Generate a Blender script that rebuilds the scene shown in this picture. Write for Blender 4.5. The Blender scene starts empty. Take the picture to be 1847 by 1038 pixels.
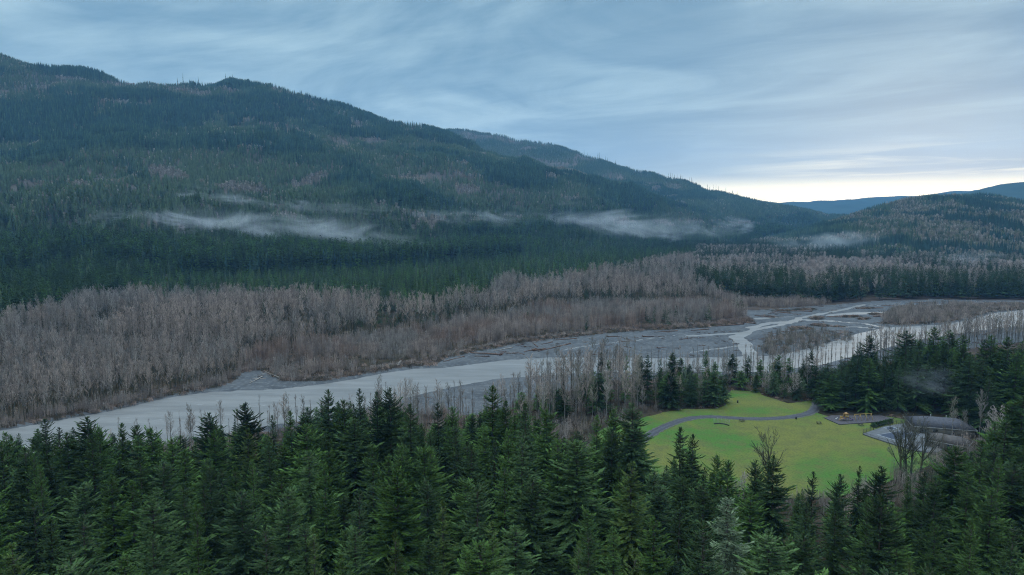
import bpy, math, random
import numpy as np
from mathutils import Vector

# ------------------------------------------------------------------ camera, sky, light, exposure
CAMZ = 85.0
PITCH = math.atan(129 / 1248.0)
CP, SP = math.cos(PITCH), math.sin(PITCH)
scene = bpy.context.scene
C = scene.collection
cam_data = bpy.data.cameras.new("camera")
cam_data.sensor_width = 36.0
cam_data.lens = 36.0 * 1248.0 / 1847.0
cam_data.clip_start = 0.5
cam_data.clip_end = 30000
cam = bpy.data.objects.new("camera", cam_data)
cam.location = (0, 0, CAMZ)
cam.rotation_euler = (math.pi / 2 - PITCH, 0, 0)
C.objects.link(cam)
scene.camera = cam

ZENITH = 4.6
HAZE = 6.2e-5
MIST = True
DENOISE = True
SUN_EL, SUN_AZ = math.radians(7), math.radians(31)


def nd(nt, t, **kw):
    n = nt.nodes.new(t)
    for k, v in kw.items():
        if k in n.inputs.keys() if isinstance(k, str) else False:
            n.inputs[k].default_value = v
        else:
            setattr(n, k, v)
    return n


def mth(nt, op, a, b=None, c=None, clamp=False):
    n = nt.nodes.new("ShaderNodeMath")
    n.operation = op
    n.use_clamp = clamp
    for i, v in enumerate((a, b, c)):
        if v is None:
            continue
        if isinstance(v, (int, float)):
            n.inputs[i].default_value = v
        else:
            nt.links.new(v, n.inputs[i])
    return n.outputs[0]


def mixc(nt, f, a, b, blend='MIX'):
    n = nt.nodes.new("ShaderNodeMix")
    n.data_type = 'RGBA'
    n.blend_type = blend
    for i, v in ((0, f), (6, a), (7, b)):
        if isinstance(v, (int, float)):
            n.inputs[i].default_value = v
        elif isinstance(v, tuple):
            n.inputs[i].default_value = (v[0], v[1], v[2], 1)
        else:
            nt.links.new(v, n.inputs[i])
    return n.outputs[2]


def noise(nt, vec, scale, detail=4, rough=0.55, dist=0.0):
    n = nt.nodes.new("ShaderNodeTexNoise")
    n.inputs['Scale'].default_value = scale
    n.inputs['Detail'].default_value = detail
    n.inputs['Roughness'].default_value = rough
    n.inputs['Distortion'].default_value = dist
    if vec is not None:
        nt.links.new(vec, n.inputs['Vector'])
    return n.outputs[0]


def sstep(nt, v, lo, hi):
    n = nt.nodes.new("ShaderNodeMapRange")
    n.interpolation_type = 'SMOOTHSTEP'
    nt.links.new(v, n.inputs[0])
    n.inputs[1].default_value = lo
    n.inputs[2].default_value = hi
    return n.outputs[0]


def combxyz(nt, x, y, z):
    n = nt.nodes.new("ShaderNodeCombineXYZ")
    for i, v in enumerate((x, y, z)):
        if isinstance(v, (int, float)):
            n.inputs[i].default_value = v
        else:
            nt.links.new(v, n.inputs[i])
    return n.outputs[0]


def build_world():
    w = bpy.data.worlds.new("World")
    scene.world = w
    w.use_nodes = True
    nt = w.node_tree
    nt.nodes.clear()
    out = nt.nodes.new("ShaderNodeOutputWorld")
    bg = nt.nodes.new("ShaderNodeBackground")
    bg.inputs[1].default_value = 0.1
    nt.links.new(bg.outputs[0], out.inputs[0])
    sky = nt.nodes.new("ShaderNodeTexSky")
    sky.sky_type = 'NISHITA'
    sky.sun_disc = False
    sky.sun_elevation = SUN_EL
    sky.sun_rotation = SUN_AZ
    tc = nt.nodes.new("ShaderNodeTexCoord")
    sep = nt.nodes.new("ShaderNodeSeparateXYZ")
    nt.links.new(tc.outputs['Generated'], sep.inputs[0])
    X, Y, Z = sep.outputs
    zc = mth(nt, 'MAXIMUM', Z, 0.0)
    den = mth(nt, 'ADD', zc, 0.10)
    u = mth(nt, 'DIVIDE', X, den)
    v = mth(nt, 'DIVIDE', Y, den)
    # cloud deck seen from below: streets stretched across the valley
    # rotate so the streets run down to the right, drawn out along their length
    ca, sa = math.cos(-0.45), math.sin(-0.45)
    ur = mth(nt, 'ADD', mth(nt, 'MULTIPLY', u, ca), mth(nt, 'MULTIPLY', v, sa))
    vr = mth(nt, 'ADD', mth(nt, 'MULTIPLY', u, -sa), mth(nt, 'MULTIPLY', v, ca))
    p1 = combxyz(nt, mth(nt, 'MULTIPLY', ur, 0.62), mth(nt, 'MULTIPLY', vr, 0.78), 1.7)
    n1 = noise(nt, p1, 1.15, 7, 0.55, 0.9)
    p2 = combxyz(nt, mth(nt, 'MULTIPLY', ur, 1.0), mth(nt, 'MULTIPLY', vr, 2.6), 5.1)
    n2 = noise(nt, p2, 1.6, 8, 0.62, 0.6)
    cl = mth(nt, 'ADD', mth(nt, 'MULTIPLY', n1, 0.80), mth(nt, 'MULTIPLY', n2, 0.20))
    # brighter to the upper left, darker in the middle of the sky
    az = mth(nt, 'ARCTAN2', X, Y)
    el = mth(nt, 'ARCSINE', Z)
    left = sstep(nt, mth(nt, 'MULTIPLY', az, -1.0), -0.30, 0.75)
    cl = mth(nt, 'ADD', cl, mth(nt, 'MULTIPLY', left, 0.13))
    c = sstep(nt, cl, 0.38, 0.76)
    col = mixc(nt, c, (0.180, 0.335, 0.465), (0.50, 0.70, 0.78))
    # whitening near the horizon, strongest where the sun is going down
    daz = mth(nt, 'DIVIDE', mth(nt, 'SUBTRACT', az, 0.50), 0.42)
    gaz = mth(nt, 'POWER', 2.718, mth(nt, 'MULTIPLY', mth(nt, 'MULTIPLY', daz, daz), -1.0))
    pale = mth(nt, 'SUBTRACT', 1.0, sstep(nt, el, 0.03, 0.20))
    col = mixc(nt, mth(nt, 'MULTIPLY', pale, mth(nt, 'MULTIPLY_ADD', gaz, 0.62, 0.22)), col, (0.60, 0.74, 0.74))
    # broken bright streaks low over the pass
    p3 = combxyz(nt, mth(nt, 'MULTIPLY', az, 4.0), mth(nt, 'MULTIPLY', el, 60.0), 2.9)
    n3 = noise(nt, p3, 0.8, 5, 0.55, 0.8)
    eb = mth(nt, 'ADD', el, mth(nt, 'MULTIPLY', mth(nt, 'SUBTRACT', az, 0.3), 0.0))
    band = mth(nt, 'SUBTRACT', 1.0, sstep(nt, eb, 0.030, 0.060))
    streak = mth(nt, 'MULTIPLY', sstep(nt, n3, 0.45, 0.68), mth(nt, 'SUBTRACT', 1.0, sstep(nt, el, 0.05, 0.105)))
    saz = sstep(nt, az, 0.22, 0.5)
    streak = mth(nt, 'MULTIPLY', mth(nt, 'MULTIPLY', streak, saz), 0.62)
    gl = mth(nt, 'MAXIMUM', mth(nt, 'MULTIPLY', band, sstep(nt, az, 0.10, 0.26)), streak)
    gl = mth(nt, 'MULTIPLY', gl, mth(nt, 'MULTIPLY_ADD', gaz, 0.35, 0.6))
    col = mixc(nt, gl, col, (1.95, 1.78, 1.25))
    # colours are picture values; the background strength is 0.1
    sc = nt.nodes.new("ShaderNodeVectorMath")
    sc.operation = 'SCALE'
    nt.links.new(col, sc.inputs[0])
    sc.inputs['Scale'].default_value = 10.0
    fin = mixc(nt, 0.93, sky.outputs[0], sc.outputs[0])
    # an overcast sky is brightest overhead, well above the picture
    fin = mixc(nt, mth(nt, 'MULTIPLY', sstep(nt, el, 0.36, 1.0), 0.75), fin, (4.8, 5.6, 6.5))
    zb = mth(nt, 'MULTIPLY_ADD', sstep(nt, el, 0.36, 1.0), ZENITH, 1.0)
    s2 = nt.nodes.new("ShaderNodeVectorMath")
    s2.operation = 'SCALE'
    nt.links.new(fin, s2.inputs[0])
    nt.links.new(zb, s2.inputs['Scale'])
    fin = s2.outputs[0]
    nt.links.new(fin, bg.inputs[0])


build_world()
sun_d = bpy.data.lights.new("sun", 'SUN')
sun_d.energy = 0.5
sun_d.angle = math.radians(20)
sun_d.color = (1.0, 0.93, 0.84)
sun = bpy.data.objects.new("sun", sun_d)
sdir = Vector((math.sin(SUN_AZ) * math.cos(SUN_EL), math.cos(SUN_AZ) * math.cos(SUN_EL), math.sin(SUN_EL)))
sun.rotation_euler = sdir.to_track_quat('Z', 'Y').to_euler()
sun.location = (0, 0, 300)
C.objects.link(sun)
vs = scene.view_settings
vs.view_transform = 'Standard'
vs.look = 'None'
vs.exposure = 0.0
vs.gamma = 1.0
vs.use_curve_mapping = False
scene.cycles.use_denoising = DENOISE
scene.cycles.filter_width = 1.1
scene.cycles.denoising_prefilter = 'NONE'
scene.cycles.max_bounces = 5
scene.cycles.diffuse_bounces = 2
scene.cycles.glossy_bounces = 2
scene.cycles.transmission_bounces = 2
scene.cycles.transparent_max_bounces = 6
scene.cycles.volume_bounces = 0
scene.cycles.volume_max_steps = 256

rng = np.random.default_rng(7)
random.seed(7)


# ------------------------------------------------------------------ mapping between ground and picture
def ray(px, py):
    px = np.asarray(px, float)
    py = np.asarray(py, float)
    u = -(py - 519) / 1248.0
    return (px - 923.5) / 1248.0, CP + u * SP, -SP + u * CP


def P(px, py, z=0.0):
    """point of the horizontal plane z that the picture shows at px,py"""
    x, y, w = ray(px, py)
    t = (z - CAMZ) / w
    return np.stack([x * t, y * t, np.zeros_like(t) + z], -1)


def zat(py, y):
    x, dy, dz = ray(923.5, py)
    return CAMZ + y / dy * dz


def proj(x, y, z):
    dz = z - CAMZ
    dep = y * CP - dz * SP
    dep = np.where(dep < 1, 1, dep)
    return 923.5 + 1248 * x / dep, 519 - 1248 * (y * SP + dz * CP) / dep


def inpoly(px, py, poly):
    px = np.asarray(px)
    r = np.zeros(px.shape, bool)
    n = len(poly)
    for i in range(n):
        x1, y1 = poly[i]
        x2, y2 = poly[(i + 1) % n]
        if y1 == y2:
            continue
        c = ((y1 > py) != (y2 > py)) & (px < (x2 - x1) * (py - y1) / (y2 - y1) + x1)
        r ^= c
    return r


def hash2(ix, iy, s):
    h = (ix.astype(np.int64) * 374761393 + iy.astype(np.int64) * 668265263 + s * 982451653) & 0xffffffff
    h = ((h ^ (h >> 13)) * 1274126177) & 0xffffffff
    return ((h ^ (h >> 16)) & 0xffff) / 65535.0


def vnoise(x, y, s=0):
    ix = np.floor(x)
    iy = np.floor(y)
    fx = x - ix
    fy = y - iy
    fx = fx * fx * (3 - 2 * fx)
    fy = fy * fy * (3 - 2 * fy)
    a = hash2(ix, iy, s)
    b = hash2(ix + 1, iy, s)
    c = hash2(ix, iy + 1, s)
    d = hash2(ix + 1, iy + 1, s)
    return (a * (1 - fx) + b * fx) * (1 - fy) + (c * (1 - fx) + d * fx) * fy


def fbm(x, y, s=0, o=4):
    r = 0
    a = 0.5
    for i in range(o):
        r = r + a * vnoise(x, y, s + i * 17)
        x = x * 2.03 + 11.3
        y = y * 2.03 + 5.7
        a *= 0.5
    return r / (1 - 0.5 ** o)


def gblur(m, s0, s1):
    for ax, s in ((0, s0), (1, s1)):
        if s <= 0:
            continue
        k = np.arange(-int(3 * s) - 1, int(3 * s) + 2)
        w = np.exp(-k * k / (2.0 * s * s))
        w /= w.sum()
        pad = [(0, 0), (0, 0)]
        pad[ax] = (len(k) // 2, len(k) // 2)
        mp = np.pad(m, pad, mode='edge')
        r = 0
        for i, ww in enumerate(w):
            r = r + ww * (mp[i:i + m.shape[0], :] if ax == 0 else mp[:, i:i + m.shape[1]])
        m = r
    return m


# ------------------------------------------------------------------ mesh and object helpers
def mk_mesh(name, verts, quads=None, tris=None, mats=(), matidx=None, smooth=False):
    me = bpy.data.meshes.new(name)
    verts = np.ascontiguousarray(verts, np.float32)
    nq = 0 if quads is None else len(quads)
    nt_ = 0 if tris is None else len(tris)
    me.vertices.add(len(verts))
    me.vertices.foreach_set("co", verts.ravel())
    parts = []
    if nq:
        parts.append(np.asarray(quads, np.int32).ravel())
    if nt_:
        parts.append(np.asarray(tris, np.int32).ravel())
    li = np.concatenate(parts)
    me.loops.add(len(li))
    me.loops.foreach_set("vertex_index", li)
    ls = np.concatenate([np.arange(nq) * 4, nq * 4 + np.arange(nt_) * 3]).astype(np.int32)
    me.polygons.add(nq + nt_)
    me.polygons.foreach_set("loop_start", ls)
    for m in mats:
        me.materials.append(m)
    if matidx is not None:
        me.polygons.foreach_set("material_index", np.asarray(matidx, np.int32))
    if smooth:
        me.polygons.foreach_set("use_smooth", np.ones(nq + nt_, bool))
    me.update(calc_edges=True)
    return me


def tag(o, label=None, cat=None, group=None, kind=None):
    if label:
        o['label'] = label
    if cat:
        o['category'] = cat
    if group:
        o['group'] = group
    if kind:
        o['kind'] = kind
    return o


def obj(name, me, parent=None, loc=None):
    o = bpy.data.objects.new(name, me)
    C.objects.link(o)
    if parent is not None:
        o.parent = parent
    if loc is not None:
        o.location = loc
    return o


def empty(name, loc, rz=0.0, s=1.0):
    o = bpy.data.objects.new(name, None)
    C.objects.link(o)
    o.location = loc
    o.rotation_euler = (0, 0, rz)
    o.scale = (s, s, s) if not isinstance(s, tuple) else s
    o.empty_display_size = 0.5
    return o


class MB:
    def __init__(self):
        self.v = []
        self.q = []
        self.t = []
        self.n = 0

    def add(self, v, q=None, t=None):
        v = np.asarray(v, float).reshape(-1, 3)
        if q is not None and len(q):
            self.q.append(np.asarray(q, int).reshape(-1, 4) + self.n)
        if t is not None and len(t):
            self.t.append(np.asarray(t, int).reshape(-1, 3) + self.n)
        self.v.append(v)
        self.n += len(v)

    def box(self, c, s, rz=0.0):
        v = np.array([(x, y, z) for z in (-.5, .5) for y in (-.5, .5) for x in (-.5, .5)]) * np.array(s)
        cz, sz = math.cos(rz), math.sin(rz)
        v = np.stack([v[:, 0] * cz - v[:, 1] * sz, v[:, 0] * sz + v[:, 1] * cz, v[:, 2]], 1) + np.array(c)
        self.add(v, [(0, 2, 3, 1), (4, 5, 7, 6), (0, 1, 5, 4), (2, 6, 7, 3), (0, 4, 6, 2), (1, 3, 7, 5)])

    def tube(self, pts, rad, n=6, cap=True):
        pts = np.asarray(pts, float)
        rad = np.broadcast_to(np.asarray(rad, float), (len(pts),))
        d = np.gradient(pts, axis=0)
        d /= np.linalg.norm(d, axis=1)[:, None] + 1e-9
        ref = np.array([0, 0, 1.0]) if abs(d[0][2]) < 0.9 else np.array([1.0, 0, 0])
        a = np.cross(d, ref)
        a /= np.linalg.norm(a, axis=1)[:, None] + 1e-9
        b = np.cross(d, a)
        th = np.arange(n) * 2 * math.pi / n
        v = pts[:, None] + rad[:, None, None] * (a[:, None] * np.cos(th)[None, :, None] + b[:, None] * np.sin(th)[None, :, None])
        m = len(pts)
        q = [(i * n + j, i * n + (j + 1) % n, (i + 1) * n + (j + 1) % n, (i + 1) * n + j) for i in range(m - 1) for j in range(n)]
        vv = v.reshape(-1, 3)
        t = []
        if cap:
            vv = np.concatenate([vv, pts[:1], pts[-1:]])
            k = m * n
            t += [(k, (j + 1) % n, j) for j in range(n)]
            t += [(k + 1, (m - 1) * n + j, (m - 1) * n + (j + 1) % n) for j in range(n)]
        self.add(vv, q, t)

    def build(self, name, mat, parent=None, smooth=False, loc=None):
        me = mk_mesh(name, np.concatenate(self.v), np.concatenate(self.q) if self.q else None,
                     np.concatenate(self.t) if self.t else None, (mat,), None, smooth)
        return obj(name, me, parent, loc)


# ------------------------------------------------------------------ materials
def new_mat(name, rough=1.0, spec=0.0):
    m = bpy.data.materials.new(name)
    m.use_nodes = True
    nt = m.node_tree
    b = nt.nodes['Principled BSDF']
    b.inputs['Roughness'].default_value = rough
    b.inputs['Specular IOR Level'].default_value = spec
    return m, nt, b


def plain(name, col, rough=0.8, spec=0.2, var=0.12, scale=3.0):
    m, nt, b = new_mat(name, rough, spec)
    tc = nt.nodes.new("ShaderNodeTexCoord")
    n = noise(nt, tc.outputs['Object'], scale, 4)
    lo = tuple(c * (1 - var) for c in col)
    hi = tuple(min(1, c * (1 + var)) for c in col)
    nt.links.new(mixc(nt, sstep(nt, n, 0.3, 0.7), lo, hi), b.inputs['Base Color'])
    return m


def foliage(name, dark, light, odd, scale=0.9, rnd=1.0):
    m = bpy.data.materials.new(name)
    m.use_nodes = True
    nt = m.node_tree
    nt.nodes.clear()
    out = nt.nodes.new("ShaderNodeOutputMaterial")
    d = nt.nodes.new("ShaderNodeBsdfDiffuse")
    nt.links.new(d.outputs[0], out.inputs[0])
    tc = nt.nodes.new("ShaderNodeTexCoord")
    oi = nt.nodes.new("ShaderNodeObjectInfo")
    n = noise(nt, tc.outputs['Object'], scale, 3, 0.6)
    c = mixc(nt, sstep(nt, n, 0.35, 0.68), dark, light)
    r = oi.outputs['Random']
    c = mixc(nt, mth(nt, 'MULTIPLY', r, 0.55 * rnd), c, odd)
    # overall lightness differs from tree to tree
    r2 = mth(nt, 'FRACT', mth(nt, 'MULTIPLY', r, 7.31))
    f = mth(nt, 'MULTIPLY_ADD', r2, 0.8 * rnd, 1.0 - 0.4 * rnd)
    vm = nt.nodes.new("ShaderNodeVectorMath")
    vm.operation = 'SCALE'
    nt.links.new(c, vm.inputs[0])
    nt.links.new(f, vm.inputs['Scale'])
    nt.links.new(vm.outputs[0], d.inputs[0])
    return m


M = {}
M['fir_dark'] = foliage('needles_dark', (0.021, 0.037, 0.014), (0.045, 0.080, 0.024), (0.032, 0.056, 0.028))
M['fir_green'] = foliage('needles_green', (0.033, 0.065, 0.017), (0.073, 0.137, 0.029), (0.067, 0.115, 0.034))
M['fir_blue'] = foliage('needles_blue_green', (0.030, 0.056, 0.021), (0.066, 0.108, 0.039), (0.054, 0.094, 0.030))
M['fir_yellow'] = foliage('needles_yellow_green', (0.036, 0.061, 0.016), (0.077, 0.109, 0.026), (0.063, 0.096, 0.028))
M['lichen'] = foliage('lichen_twigs', (0.061, 0.083, 0.048), (0.123, 0.161, 0.086), (0.093, 0.122, 0.072))
M['bark'] = foliage('conifer_bark', (0.045, 0.035, 0.028), (0.10, 0.085, 0.072), (0.06, 0.05, 0.045), 2.0)
M['bark_grey'] = foliage('grey_bark', (0.09, 0.083, 0.073), (0.19, 0.178, 0.16), (0.13, 0.12, 0.11), 1.2)
M['bark_moss'] = foliage('mossy_bark', (0.035, 0.034, 0.022), (0.085, 0.080, 0.055), (0.05, 0.055, 0.03), 1.2)
M['twig_grey'] = foliage('grey_twigs', (0.192, 0.166, 0.145), (0.355, 0.310, 0.273), (0.268, 0.230, 0.205), 0.25)
M['twig_mauve'] = foliage('mauve_twigs', (0.227, 0.182, 0.157), (0.432, 0.341, 0.287), (0.320, 0.249, 0.208), 0.25)
M['twig_red'] = foliage('reddish_twigs', (0.189, 0.132, 0.108), (0.348, 0.254, 0.201), (0.276, 0.185, 0.143), 0.3)
M['twig_tan'] = foliage('tan_twigs', (0.151, 0.132, 0.102), (0.270, 0.236, 0.187), (0.194, 0.167, 0.133), 0.3)
M['brush'] = foliage('brown_brush', (0.036, 0.027, 0.021), (0.086, 0.063, 0.048), (0.072, 0.077, 0.042), 0.6)
M['olive'] = foliage('olive_crown', (0.095, 0.107, 0.048), (0.183, 0.186, 0.095), (0.142, 0.119, 0.079), 0.4)
M['hill_green'] = foliage('hill_needles', (0.022, 0.040, 0.024), (0.047, 0.075, 0.038), (0.047, 0.071, 0.031), 0.12)
M['hill_light'] = foliage('hill_young_needles', (0.037, 0.057, 0.026), (0.066, 0.090, 0.041), (0.059, 0.077, 0.043), 0.12)
M['hill_dark'] = foliage('hill_old_needles', (0.012, 0.027, 0.020), (0.023, 0.051, 0.032), (0.019, 0.040, 0.032), 0.12)
# ------------------------------------------------------------------ outlines on the ground, given where the picture shows them
CORR_N = [(-900, 925), (-600, 868), (-300, 815), (0, 772), (100, 755), (200, 737), (300, 714), (385, 700), (415, 692), (440, 672), (470, 668),
          (505, 686), (560, 690), (640, 679), (700, 667), (745, 662), (785, 660), (800, 648), (847, 637), (876, 632), (925, 622),
          (1000, 612), (1124, 599), (1224, 594), (1299, 589), (1359, 581), (1352, 570), (1318, 560), (1374, 560), (1424, 556),
          (1499, 551), (1574, 544), (1674, 541), (1847, 543), (2100, 538), (2600, 530)]
CORR_S = [(2600, 590), (2100, 602), (1847, 618), (1750, 629), (1650, 643), (1560, 661), (1480, 673), (1380, 680), (1200, 683),
          (1080, 690), (1000, 712), (930, 735), (850, 750), (760, 745), (700, 742), (600, 762), (400, 790), (200, 820), (0, 855),
          (-600, 1040), (-900, 1120)]
CORR = CORR_N + CORR_S
RIVER = [(-900, 905), (-600, 850), (-300, 800), (0, 768), (100, 752), (200, 733), (300, 712), (385, 703), (440, 702), (500, 699), (560, 692),
         (640, 680), (700, 668), (745, 662), (785, 663), (844, 655), (909, 647), (1006, 642), (1100, 643), (1250, 643),
         (1380, 640), (1440, 631), (1500, 614), (1555, 598), (1600, 589), (1700, 583), (1765, 572), (1790, 563), (1847, 556), (2600, 520),
         (2600, 560), (2100, 565), (1847, 584), (1750, 596), (1650, 611), (1560, 634), (1480, 655), (1380, 667), (1200, 668),
         (1060, 668), (951, 675), (892, 680), (827, 692), (762, 706), (700, 722), (600, 745), (400, 778), (200, 808), (0, 842),
         (-600, 1020), (-900, 1100)]
STREAMS = [([(1559, 548), (1519, 557), (1470, 566), (1440, 573), (1417, 581), (1381, 589), (1348, 597), (1290, 601), (1240, 604)], 2.2),
           ([(1348, 597), (1329, 606), (1345, 618), (1352, 640)], 3.5),
           ([(1329, 606), (1326, 616)], 1.5), ([(1355, 590), (1381, 581), (1430, 578)], 2.5),
           ([(1320, 571), (1360, 573), (1430, 570)], 2.0),
           ([(1450, 575), (1500, 577), (1560, 582), (1600, 589)], 2.2), ([(1480, 586), (1560, 589), (1600, 592)], 1.8),
           ([(1247, 633), (1316, 623), (1340, 621)], 0.9), ([(1020, 628), (1080, 618), (1140, 612), (1215, 603)], 0.8),
           ([(1500, 567), (1550, 563), (1600, 562)], 4.0), ([(1570, 549), (1640, 551), (1700, 547)], 2.0)]
ISL = [[(1588, 585), (1592, 574), (1610, 560), (1680, 551), (1760, 547), (1847, 547), (1900, 552), (1847, 557), (1790, 562), (1755, 572),
        (1700, 582), (1640, 586)],
       [(1372, 632), (1378, 612), (1410, 600), (1480, 596), (1545, 600), (1540, 610), (1490, 626), (1440, 637), (1390, 640)]]
LAWN = [(1070, 800), (1078, 782), (1100, 768), (1120, 762), (1156, 755), (1193, 745), (1234, 738), (1290, 738), (1308, 731), (1301, 719),
        (1316, 705), (1366, 706), (1377, 714), (1425, 728), (1468, 723), (1476, 745), (1494, 752), (1600, 752), (1650, 760),
        (1690, 790), (1690, 830), (1640, 858), (1500, 900), (1300, 895), (1150, 865), (1090, 845), (1075, 825)]
FRONT = [(-900, 1500), (-900, 1080), (-300, 905), (0, 862), (200, 840), (400, 815), (600, 795), (760, 800), (900, 795), (990, 790), (1005, 835), (1060, 850),
         (1150, 872), (1300, 902), (1500, 908), (1640, 868), (1700, 835), (1745, 800), (1847, 785), (2400, 800), (2800, 1500)]
BACKR = [(960, 745), (1000, 716), (1080, 694), (1200, 686), (1380, 684), (1480, 677), (1560, 665), (1650, 647), (1750, 633), (1847, 622),
         (2300, 605), (2500, 760), (1847, 780), (1745, 785), (1740, 762), (1690, 742), (1600, 743), (1500, 745), (1485, 742), (1474, 722), (1430, 724),
         (1380, 711), (1320, 701), (1300, 715), (1306, 728), (1290, 735), (1234, 735), (1193, 741), (1150, 752), (1060, 765), (1000, 776),
         (960, 785), (930, 770)]


def toward(poly, z=0.0):
    a = np.array(poly, float)
    return P(a[:, 0], a[:, 1], z)[:, :2]


# ------------------------------------------------------------------ terrain
NA_IN = 900
a_in = np.linspace(-0.95, 0.95, NA_IN)
a_side = np.array([1.0, 1.08, 1.2, 1.4, 1.7, 2.2, 3.0, 4.5, 8.0, 20.0])
AG = np.concatenate([-a_side[::-1], a_in, a_side])
NY = 740
YG = 40.0 * (9500.0 / 40.0) ** (np.arange(NY) / (NY - 1.0))
AA, YY = np.meshgrid(AG, YG, indexing='ij')
XX = AA * YY
GPX, GPY = proj(XX, YY, np.zeros_like(XX))


def profile(table):
    """table: px -> list of (forward distance, height); same number of knots in each column"""
    px = np.array([t[0] for t in table], float)
    ks = np.array([[k for k in t[1]] for t in table], float)
    acol = (px - 923.5) / 1248.0
    n = ks.shape[1]
    yk = np.stack([np.interp(AG, acol, ks[:, i, 0]) for i in range(n)], 1)
    zk = np.stack([np.interp(AG, acol, ks[:, i, 1]) for i in range(n)], 1)
    H = np.empty_like(YY)
    for i in range(len(AG)):
        H[i] = np.interp(YG, yk[i], zk[i])
    return H


def zp(py, y):
    return float(zat(py, y))


TA = [(-900, [(500, 0), (800, 90), (1100, 220), (1350, 330), (1500, 345), (2200, 760), (3300, 700), (5000, 300)]),
      (-300, [(600, 0), (880, 60), (1200, 190), (1500, 300), (1650, 315), (2250, 720), (3300, 650), (5000, 300)]),
      (0, [(700, 0), (950, 30), (1300, 140), (1650, zp(262, 1650)), (1790, zp(262, 1790)), (2300, zp(86, 2300)), (3300, 500), (5000, 200)]),
      (60, [(720, 0), (980, 30), (1330, 140), (1670, zp(260, 1670)), (1810, zp(260, 1810)), (2350, zp(112, 2350)), (3300, 500), (5000, 200)]),
      (110, [(740, 0), (1000, 30), (1360, 140), (1680, zp(262, 1680)), (1820, zp(262, 1820)), (2400, zp(129, 2400)), (3300, 480), (5000, 200)]),
      (165, [(760, 0), (1020, 32), (1400, 145), (1700, zp(256, 1700)), (1850, zp(256, 1850)), (2450, zp(119, 2450)), (3300, 480), (5000, 200)]),
      (240, [(785, 0), (1050, 35), (1450, 145), (1760, zp(248, 1760)), (1900, zp(249, 1900)), (2500, zp(135, 2500)), (3400, 480), (5000, 200)]),
      (330, [(820, 0), (1080, 35), (1500, 145), (1850, zp(247, 1850)), (2000, zp(249, 2000)), (2550, zp(158, 2550)), (3500, 470), (5000, 200)]),
      (400, [(840, 0), (1120, 35), (1550, 145), (1900, zp(247, 1900)), (2030, zp(250, 2030)), (2650, zp(152, 2650)), (3500, 470), (5000, 200)]),
      (485, [(860, 0), (1150, 35), (1600, 145), (1950, zp(250, 1950)), (2080, zp(253, 2080)), (2720, zp(150, 2720)), (3600, 470), (5000, 200)]),
      (560, [(890, 0), (1200, 35), (1640, 140), (1970, zp(256, 1970)), (2100, zp(260, 2100)), (2740, zp(170, 2740)), (3600, 450), (5000, 200)]),
      (640, [(930, 0), (1250, 35), (1680, 130), (2000, zp(266, 2000)), (2130, zp(270, 2130)), (2770, zp(188, 2770)), (3600, 420), (5000, 200)]),
      (720, [(990, 0), (1320, 38), (1720, 128), (2020, zp(276, 2020)), (2160, zp(279, 2160)), (2790, zp(200, 2790)), (3600, 380), (5000, 180)]),
      (790, [(1050, 0), (1400, 40), (1750, 120), (2050, zp(288, 2050)), (2200, zp(290, 2200)), (2800, zp(228, 2800)), (3500, 320), (5000, 150)]),
      (860, [(1150, 0), (1450, 42), (1800, 116), (2100, zp(300, 2100)), (2250, zp(301, 2250)), (2800, zp(268, 2800)), (3400, 240), (5000, 100)]),
      (960, [(1300, 0), (1600, 42), (1900, 105), (2150, zp(317, 2150)), (2300, zp(316, 2300)), (2780, zp(300, 2780)), (3300, 200), (5000, 60)]),
      (1100, [(1600, 0), (1850, 36), (2050, 80), (2250, zp(352, 2250)), (2400, zp(347, 2400)), (2700, zp(338, 2700)), (3100, 140), (5000, 30)]),
      (1250, [(1900, 0), (2050, 14), (2200, 34), (2350, 55), (2500, 75), (2750, 95), (3100, 60), (5000, 0)]),
      (1400, [(2200, 0), (2250, 4), (2350, 8), (2400, 14), (2500, 18), (2750, 20), (3100, 10), (5000, 0)]),
      (1500, [(2200, 0), (2250, 0), (2350, 0), (2400, 0), (2500, 0), (2750, 0), (3100, 0), (5000, 0)])]
TB = [(500, [(2500, 0), (3300, 240), (4500, zp(235, 4500)), (5200, 500), (6500, 100)]),
      (820, [(2500, 0), (3300, 240), (4500, zp(230, 4500)), (5200, 500), (6500, 100)]),
      (880, [(2450, 0), (3200, 225), (4400, zp(237, 4400)), (5200, 480), (6500, 100)]),
      (925, [(2400, 0), (3100, 210), (4300, zp(248, 4300)), (5100, 450), (6500, 100)]),
      (975, [(2350, 0), (3000, 200), (4200, zp(251, 4200)), (5000, 430), (6500, 100)]),
      (1030, [(2300, 0), (2950, 180), (4100, zp(268, 4100)), (5000, 400), (6500, 60)]),
      (1070, [(2200, 0), (2900, 165), (3950, zp(289, 3950)), (5000, 330), (6500, 60)]),
      (1120, [(2150, 0), (2850, 150), (3800, zp(302, 3800)), (4800, 280), (6500, 60)]),
      (1180, [(2150, 0), (2800, 130), (3700, zp(317, 3700)), (4700, 240), (6500, 40)]),
      (1250, [(2200, 0), (2800, 100), (3500, zp(335, 3500)), (4500, 150), (6500, 20)]),
      (1310, [(2300, 0), (2850, 80), (3400, zp(349, 3400)), (4400, 120), (6500, 10)]),
      (1370, [(2350, 0), (2850, 50), (3300, zp(362, 3300)), (4300, 80), (6500, 0)]),
      (1450, [(2450, 0), (2850, 30), (3250, zp(378, 3250)), (4200, 40), (6500, 0)]),
      (1520, [(2500, 0), (2850, 16), (3200, zp(390, 3200)), (4200, 20), (6500, 0)]),
      (1700, [(2500, 0), (2850, 5), (3200, 10), (4200, 0), (6500, 0)])]
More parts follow.
